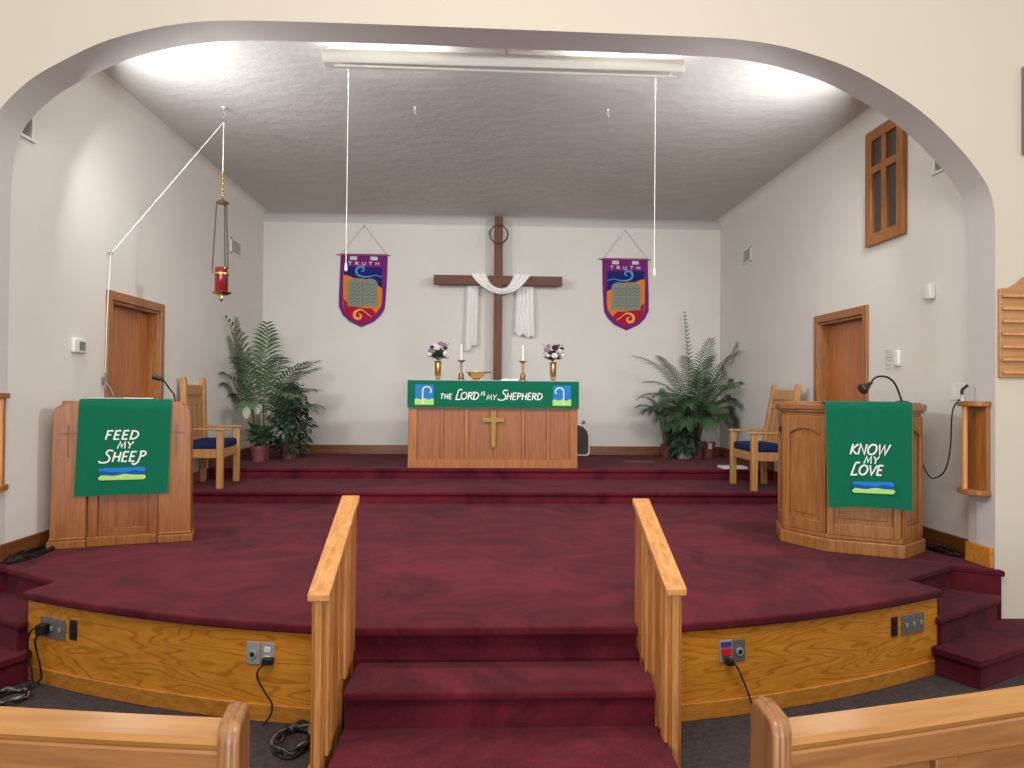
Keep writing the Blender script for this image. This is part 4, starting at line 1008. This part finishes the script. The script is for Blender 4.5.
# ---------------------------------------------------------------- outlets on the stage front
def on_panel(x, z): return Matrix.Translation((x, arcy(x, .03)-.0005, z)) @ Matrix.Rotation(math.atan((x-.1)/5.3), 4, 'Z')
def plate(nm, label, x, z, w_, h_, mat, kind, extra=None):
    m = on_panel(x, z); t = thing(nm, label, 'outlet', tuple(m.translation), m.to_euler().z)
    link('plate', MB().box(-w_/2, w_/2, -.006, 0, -h_/2, h_/2), mat, t, bevel=.002)
    if kind == 'jack':
        k = MB().lathe([(.018, 0), (.022, .004), (.02, .01)], (0, 0, 0), 14); k.v = [(v[0], -.006-v[2], v[1]-.005) for v in k.v]
        link('jack', k, M_steel, t); k = MB().lathe([(.013, 0), (.012, .004)], (0, 0, 0), 12); k.v = [(v[0], -.0135-v[2], v[1]-.005) for v in k.v]; link('hole', k, M_black, t)
    if kind == 'duplex':
        for zz in (.022, -.022):
            link('socket', MB().box(-.017, .017, -.009, -.005, zz-.014, zz+.014), M_wplast, t, bevel=.002)
    if kind == 'switches':
        for xx in (-w_/3, 0, w_/3):
            link('toggle', MB().box(xx-.006, xx+.006, -.016, -.006, -.012, .012), M_steel, t, bevel=.002)
            link('screw', MB().ball((xx, -.007, h_/2-.015), .004, (1, .5, 1), 8, 5), M_steel, t)
    if kind == 'dark':
        link('socket', MB().box(-.016, .016, -.009, -.006, -.04, -.008).box(-.016, .016, -.009, -.006, .008, .04), M_blk2, t, bevel=.002)
    return t
plate('jack_plate', 'steel jack plate left of the left handrail, beside the white socket', -1.142, .337, .072, .112, M_steel, 'jack')
plate('power_outlet', 'steel framed white power outlet with a black plug left of the left handrail', -1.066, .337, .072, .112, M_steel, 'duplex')
rp = plate('power_outlet', 'power outlet with red plug and blue label right of the right handrail', 1.268, .335, .072, .115, M_steel, 'none')
link('label_sticker', MB().box(-.03, .03, -.008, -.006, .022, .048), M_bluep, rp, label='blue sticker'); link('red_plug', MB().box(-.027, .024, -.022, -.006, -.02, .02), M_redp, rp, bevel=.004, label='red plug'); link('socket', MB().box(-.02, .02, -.009, -.006, -.05, -.024), M_steeld, rp)
plate('jack_plate', 'steel jack plate right of the red plug on the stage front', 1.344, .333, .072, .112, M_steeld, 'jack')
plate('blank_plate', 'narrow black outlet plate at the right end of the stage front', 2.38, .334, .052, .11, M_black, 'dark')
plate('switch_plate', 'steel three switch plate at the right end of the stage front', 2.53, .33, .20, .115, M_steeld, 'switches')
plate('blank_plate', 'narrow black outlet plate at the left end of the stage front', -2.24, .332, .055, .11, M_black, 'dark')
plate('switch_plate', 'steel three switch plate with plugged cables at the left end of the stage front', -2.39, .32, .20, .115, M_steeld, 'switches')
def cable(name, label, strands, r, mat=M_black, cat='cable', plug=None):
    c = Vector(strands[0][0]); t = thing(name, label, cat, tuple(c))
    for s_ in strands: W('strand', MB().tube(spline(s_, 6), r, 6), mat, t)
    if plug: W('plug', plug, M_black, t, bevel=.003)
    return t
def yP(x, d=0): return arcy(x, .015)-d
cable('power_cable', 'dark red cable plugged into the white socket left of the left handrail', [[(-1.06, yP(-1.06, .02), .308), (-1.10, yP(-1.1, .035), .27), (-1.105, yP(-1.1, .02), .22), (-1.07, yP(-1.07, .02), .16), (-1.03, yP(-1.03, .02), .10), (-1.035, yP(-1.03, .03), .05), (-1.07, yP(-1.07, .04), .006)]], .005,
      plug=MB().box(-1.085, -1.03, yP(-1.06, .03), yP(-1.06, -.005), .295, .325))
cable('power_cable', 'black cable hanging from the red plug outlet down behind the right pew', [[(1.29, yP(1.29, .02), .295), (1.32, yP(1.32, .03), .26), (1.37, yP(1.37, .02), .16), (1.41, yP(1.41, .02), .06), (1.44, yP(1.44, .04), .008), (1.52, yP(1.52, .1), .006)]], .005,
      plug=MB().box(1.265, 1.30, yP(1.28, .03), yP(1.28, -.005), .27, .30))
cable('power_cable', 'black cables plugged into the plate at the left end of the stage front', [[(-2.43, yP(-2.43, .03), .335), (-2.49, yP(-2.49, .06), .32), (-2.53, yP(-2.53, .05), .25), (-2.53, yP(-2.53, .04), .15), (-2.50, yP(-2.5, .04), .06), (-2.5, yP(-2.5, .08), .01), (-2.6, 3.82, .008), (-2.5, 3.78, .008)],
      [(-2.43, yP(-2.43, .03), .30), (-2.475, yP(-2.47, .04), .27), (-2.48, yP(-2.48, .03), .2), (-2.45, yP(-2.45, .03), .12), (-2.44, yP(-2.44, .03), .05), (-2.47, yP(-2.47, .08), .008), (-2.42, 3.85, .007)]], .006,
      plug=MB().box(-2.47, -2.415, yP(-2.44, .045), yP(-2.44, -.005), .29, .345))
def tangle(label, cx, cy, z, rx, ry, n, r, seed, mats=(M_black,), z_up=.03):
    rnd = random.Random(seed); t = thing('coiled_cable', label, 'cable', (cx, cy, z))
    for k in range(n):
        pts = []; a0 = rnd.uniform(0, 6.3); kx, ky = rnd.uniform(.65, 1), rnd.uniform(.65, 1); turns = rnd.uniform(.8, 1.2)
        for i in range(15):
            a = a0+2*PI*turns*i/14; pts.append((cx+rx*kx*math.cos(a)+rnd.uniform(-.01, .01), cy+ry*ky*math.sin(a)+rnd.uniform(-.01, .01), z+r+rnd.uniform(0, z_up)))
        W('loop', MB().tube(spline(pts, 4), r, 6), mats[k % len(mats)], t)
tangle('pile of black coiled cables on the floor left of the left handrail', -.87, 3.36, 0, .10, .15, 9, .006, 3, (M_black, M_black, M_blk2, M_steeld))
tangle('loose black cables on the stage by the right wall behind the pulpit', 3.44, 5.10, ZP, .055, .20, 8, .006, 9, (M_black,))
tangle('loose black cables on the stage by the left wall beside the lectern', -3.11, 5.02, ZP, .06, .26, 8, .006, 12, (M_black,))
tangle('loose black and silver cables on the floor at the left stage corner', -2.5, 3.86, 0, .11, .10, 4, .006, 15, (M_black, M_steeld))

# ---------------------------------------------------------------- bits around the altar
ht = thing('arched_heater', 'dark arched screen with a cream rim standing behind the altar', 'heater', (1.40, 10.18, Z2))
def shield(cx, w_, h_, r=0): return [(cx-w_, 0+r), (cx-w_+.03, r), (cx+w_-.03, r), (cx+w_, .03+r), (cx+w_, h_*.62), (cx+w_*.85, h_*.80), (cx+w_*.5, h_*.94), (cx, h_), (cx-w_*.5, h_*.94), (cx-w_*.85, h_*.80), (cx-w_, h_*.62)]
link('rim', MB().prism(shield(0, .17, .47), -.04, .04, 'y'), M_wplast, ht, bevel=.006)
link('screen', MB().prism(shield(0, .148, .445, .022), -.046, -.039, 'y'), M_mesh, ht)
sb = MB()
for k in range(7): sb.box(-.14, .14, -.05, -.045, .06+k*.05, .066+k*.05)
link('bars', sb, M_blk2, ht)
tag(link('wall_peg', MB().ball((1.497, YB-.015, 1.235), .028, (1, .8, 1), 12, 8), M_steeld), 'small grey round peg on the back wall just right of the altar', 'peg')
rg = thing('floor_register', 'narrow ochre metal register in the carpet at the right of the altar', 'vent', (2.10, 9.3, Z2))
link('plate', MB().box(-.2, .2, -.07, .07, .0, .006), flat('ochre_metal', '#77552e', .5, .3), rg)
ss = MB()
for i in range(12): ss.box(-.18+i*.031, -.168+i*.031, -.055, .055, .0055, .008)
link('slots', ss, M_blk2, rg)
bk_ = thing('hymn_book', 'white folder lying on the step under the right armchair', 'book', (3.12, 8.55, Z2))
link('pages', MB().box(-.17, .13, -.11, .11, .004, .022), M_paper, bk_, bevel=.002); link('cover', MB().box(-.175, .135, -.115, .115, 0, .004).box(-.175, .135, -.115, .115, .022, .026), M_white, bk_)

# ---------------------------------------------------------------- plants
def blade(mb, p0, d, L, w_, droop, up=Vector((0, 0, 1)), n=3):
    d = d.normalized(); side = d.cross(up)
    if side.length < 1e-3: side = d.cross(Vector((1, 0, 0)))
    side.normalize(); vs = []
    for i in range(n+1):
        t = i/n; c = p0+d*L*t+Vector((0, 0, -droop*L*t*t)); ww = w_*(1-abs(2*t-.85)**2*.9) if i < n else 0
        ww = max(ww, .0005)
        vs += [c+side*ww/2, c-side*ww/2]
    mb.add(vs, [(2*i, 2*i+1, 2*i+3, 2*i+2) for i in range(n)])
def frond(lm, sm, base, az, L, el0, bend, nl=22, ll=.2, lw=.016, start=.3, rnd=random):
    """a pinnate palm frond rising from base; leaflets on both sides"""
    p = Vector(base); el = el0; seg = 16; pts = [p.copy()]; dirs = []
    for i in range(seg):
        d = Vector((math.cos(az)*math.cos(el), math.sin(az)*math.cos(el), math.sin(el))); dirs.append(d); p = p+d*L/seg; pts.append(p.copy()); el -= bend/seg*(.4+1.2*i/seg)
    sm.tube(pts, [.006*(1-.75*i/seg) for i in range(seg+1)], 5)
    for k in range(nl):
        t = start+(1-start)*k/(nl-1); i = min(seg-1, int(t*seg)); f = t*seg-i; c = pts[i].lerp(pts[i+1], f); d = dirs[i]
        side = d.cross(Vector((0, 0, 1)));
        if side.length < .05: side = Vector((-math.sin(az), math.cos(az), 0))
        side.normalize(); up = side.cross(d)
        lk = ll*(math.sin(PI*(.12+.80*(t-start)/(1-start)))**.7)*rnd.uniform(.85, 1.1)
        for s in (-1, 1):
            dd = side*s*.9+d*(.75+.7*(t-start))+up*.22
            blade(lm, c, dd, lk, lw, .42, up)
def clampw(mb, x0=XL+.02, x1=XR-.02, y1=YB-.02):
    mb.v = [(min(max(v[0], x0), x1), min(v[1], y1), v[2]) for v in mb.v]
def pot(t, r0, r1, h, mat, n=20, off=(0, 0)):
    link('pot', MB().lathe([(r0, 0), (r0*1.02, .01), (r1*.97, h-.03), (r1*1.05, h-.03), (r1*1.06, h), (r1*.93, h), (r1*.9, h-.03)], (off[0], off[1], 0), n), mat, t)
    link('soil', MB().lathe([(r1*.9, h-.035), (r1*.9, h-.028)], (off[0], off[1], 0), n), M_soil, t)
def palm(label, loc, fr, ph, mat, potmat, pr_=(.085, .105, .22), ll=.2, lw=.016, nl=22, seed=1, start=.3):
    t = thing('potted_palm', label, 'plant', loc); pot(t, *pr_, potmat); rnd = random.Random(seed)
    lm, sm = MB(), MB()
    for f_ in fr:
        az, L, el, bend = f_[:4]; l2 = f_[4] if len(f_) > 4 else ll
        b0 = Vector((loc[0]+.03*math.cos(R(az)), loc[1]+.03*math.sin(R(az)), loc[2]+pr_[2]-.03)); b = b0+Vector((.07*math.cos(R(az)), .07*math.sin(R(az)), ph))
        sm.tube([b0, b], [.009, .007], 6)
        frond(lm, sm, b, R(az), L, R(el), R(bend), nl, l2, lw, start, rnd)
    clampw(lm); clampw(sm)
    W('fronds', lm, mat, t, flip=False, smooth=0); W('stems', sm, M_stem, t)
    return t
palm('large feathery palm in the left corner', (-2.90, 9.40, Z2),
     [(100, 1.45, 86, 40), (185, 1.35, 80, 60), (215, 1.45, 80, 62), (240, 1.15, 74, 85), (265, 1.25, 78, 75), (300, 1.3, 76, 75), (330, 1.15, 77, 66), (0, 1.05, 78, 66), (30, 1.15, 78, 60), (205, 1.0, 58, 80), (228, 1.15, 62, 80), (345, .9, 68, 80), (312, 1.0, 62, 90), (160, 1.3, 78, 60), (245, 1.55, 84, 45), (290, 1.5, 84, 50), (350, .75, 58, 95), (275, .9, 60, 100), (198, 1.55, 84, 40), (10, .75, 55, 80)],
     .22, M_leaf, M_copper, (.085, .105, .2), .33, .030, 17, 3, .30)
palm('tall bushy palm in the right corner', (3.06, 9.9, Z2),
     [(120, 1.62, 88, 8, .13), (180, .95, 76, 90), (200, .85, 72, 110), (230, .85, 70, 115), (150, .7, 60, 120), (190, .6, 50, 120), (240, .6, 45, 120), (270, .6, 45, 120), (300, .6, 45, 120), (330, .6, 45, 120), (215, .5, 40, 120), (260, 1.1, 74, 95), (290, 1.0, 72, 100), (320, 1.05, 72, 95), (350, 1.05, 74, 90), (20, 1.15, 78, 75), (245, .8, 66, 120), (275, .75, 64, 125), (305, .8, 66, 120), (335, .8, 66, 110), (210, .8, 64, 120), (192, 1.35, 73, 70), (300, 1.25, 80, 65), (240, 1.2, 80, 70), (0, .9, 66, 110), (175, .9, 66, 105), (60, 1.2, 80, 60), (130, 1.2, 80, 60), (270, 1.3, 84, 50), (330, 1.3, 82, 50), (225, .6, 60, 130), (285, .6, 60, 130), (345, .65, 60, 120)],
     .3, M_leafp, M_copper, (.085, .105, .21), .27, .018, 24, 8, .2)
palm('smaller palm with drooping fronds left of the silver pot in the right corner', (2.66, 10.0, Z2),
     [(90, 0.51, 86, 60), (180, 0.45, 66, 110), (205, 0.41, 60, 120), (230, 0.45, 66, 115), (255, 0.41, 62, 120), (280, 0.41, 66, 115), (310, 0.41, 62, 120), (340, 0.41, 62, 115), (10, 0.41, 66, 105), (200, 0.49, 78, 90), (285, 0.49, 78, 85), (330, 0.45, 78, 80), (150, 0.41, 66, 100), (240, 0.33, 50, 110), (300, 0.33, 50, 110)],
     .38, M_leafp, M_copper, (.07, .085, .19), .15, .015, 18, 11, .15)
def bush(name, label, loc, rx, ry, z0, z1, n, ls, lw, mat, potmat, seed, pots=(.1, .12, .2), square=False):
    t = thing(name, label, 'plant', loc); rnd = random.Random(seed); lm, sm = MB(), MB()
    for k in range(n):
        u = rnd.random(); z = z0+(z1-z0)*u; a = rnd.uniform(0, 2*PI); rr = math.sqrt(rnd.random())*(1-.45*abs(2*u-.8))
        p = Vector((rx*rr*math.cos(a), ry*rr*math.sin(a), z)); d = Vector((math.cos(a), math.sin(a), rnd.uniform(-.7, .5)))
        blade(lm, p, d, ls*rnd.uniform(.7, 1.3), lw*rnd.uniform(.8, 1.2), .5, Vector((rnd.uniform(-.5, .5), rnd.uniform(-.5, .5), 1)).normalized(), 3)
    for k in range(16):
        a = 2*PI*k/16; sm.tube(spline([(0, 0, z0*.6), (rx*.3*math.cos(a), ry*.3*math.sin(a), (z0+z1)/2), (rx*.75*math.cos(a*3), ry*.7*math.sin(a*3), z0+(z1-z0)*rnd.uniform(.5, .95))], 5), .005, 5)
    for mb in (lm, sm):
        mb.v = [(min(max(v[0]+loc[0], XL+.02), XR-.02)-loc[0], min(v[1]+loc[1], YB-.02)-loc[1], max(v[2], .012)) for v in mb.v]
    link('leaves', lm, mat, t, flip=False, smooth=0); link('stems', sm, M_stem, t)
    if square:
        link('pot', MB().prism([(-.085, 0), (.085, 0), (.075, .05), (.09, .12), (.105, .2), (-.1, .2), (-.085, .12), (-.07, .05)], -.085, .085, 'y'), potmat, t, bevel=.012)
        link('soil', MB().box(-.08, .08, -.07, .07, .18, .203), M_soil, t)
        link('tag', MB().box(-.025, .02, -.089, -.0855, .10, .15), M_steeld, t, label='small grey tag')
    else: pot(t, *pots, potmat)
    return t
bush('trailing_ivy', 'dense dark small leaved plant spilling to the carpet right of the large left palm', (-2.58, 9.50, Z2), .32, .28, .08, 1.02, 720, .085, .05, M_leafd, M_terra, 21, (.09, .11, .2))
bush('foil_pot_plant', 'dark leafy plant in a silver foil pot between the two right corner palms', (2.84, 9.78, Z2), .22, .2, .10, .52, 260, .13, .045, M_leafd, M_foil, 23, square=True)
# peace lily
pl_ = thing('peace_lily', 'peace lily with two white blooms in a pink foil pot by the left armchair', 'plant', (-2.86, 9.12, Z2))
pot(pl_, .08, .1, .2, M_copper); lm = MB(); rnd = random.Random(31)
for k in range(38):
    a = R(rnd.uniform(0, 360)); el = R(rnd.uniform(30, 80)); d = Vector((math.cos(a)*math.cos(el), math.sin(a)*math.cos(el), math.sin(el)))
    L = rnd.uniform(.18, .42); b = Vector((0, 0, .19)); lm.tube([b, b+d*L*.6], .004, 5); blade(lm, b+d*L*.55, d+Vector((0, 0, -.35)), rnd.uniform(.18, .26), .085, .5, Vector((0, 0, 1)), 5)
lm.v = [(max(v[0]-2.86, XL+.02)+2.86, v[1], v[2]) for v in lm.v]
link('leaves', lm, M_leafl, pl_, flip=False, smooth=0)
for (dx, dz) in ((-.12, .62), (.02, .68)):
    b = MB()
    for s in (0,):
        g = []
        for i in range(9):
            t = i/8; ww = .045*math.sin(PI*min(1, t*.92+.06))**.8
            g.append([(dx+ww*math.cos(q)*1.15, -.12-.03*math.sin(q)+.0, dz-.07+.17*t) for q in [PI*j/8 for j in range(9)]])
        b.sheet(g, .002)
    fo = link('bloom', b, M_spathe, pl_, flip=False, label='white spathe'); link('stalk', MB().tube([(0, 0, .2), (dx*.6, -.06, .4), (dx, -.11, dz-.06)], .004, 5), M_stem, fo)
# empty pots at the right
pz = thing('small_pot', 'dusty pink pot with a white tag standing behind the tall right palm', 'pot', (3.30, 10.08, Z2))
pot(pz, .075, .095, .22, M_copper); link('tag', MB().box(-.035, .02, -.103, -.094, .12, .2), M_paper, pz, label='white tag')
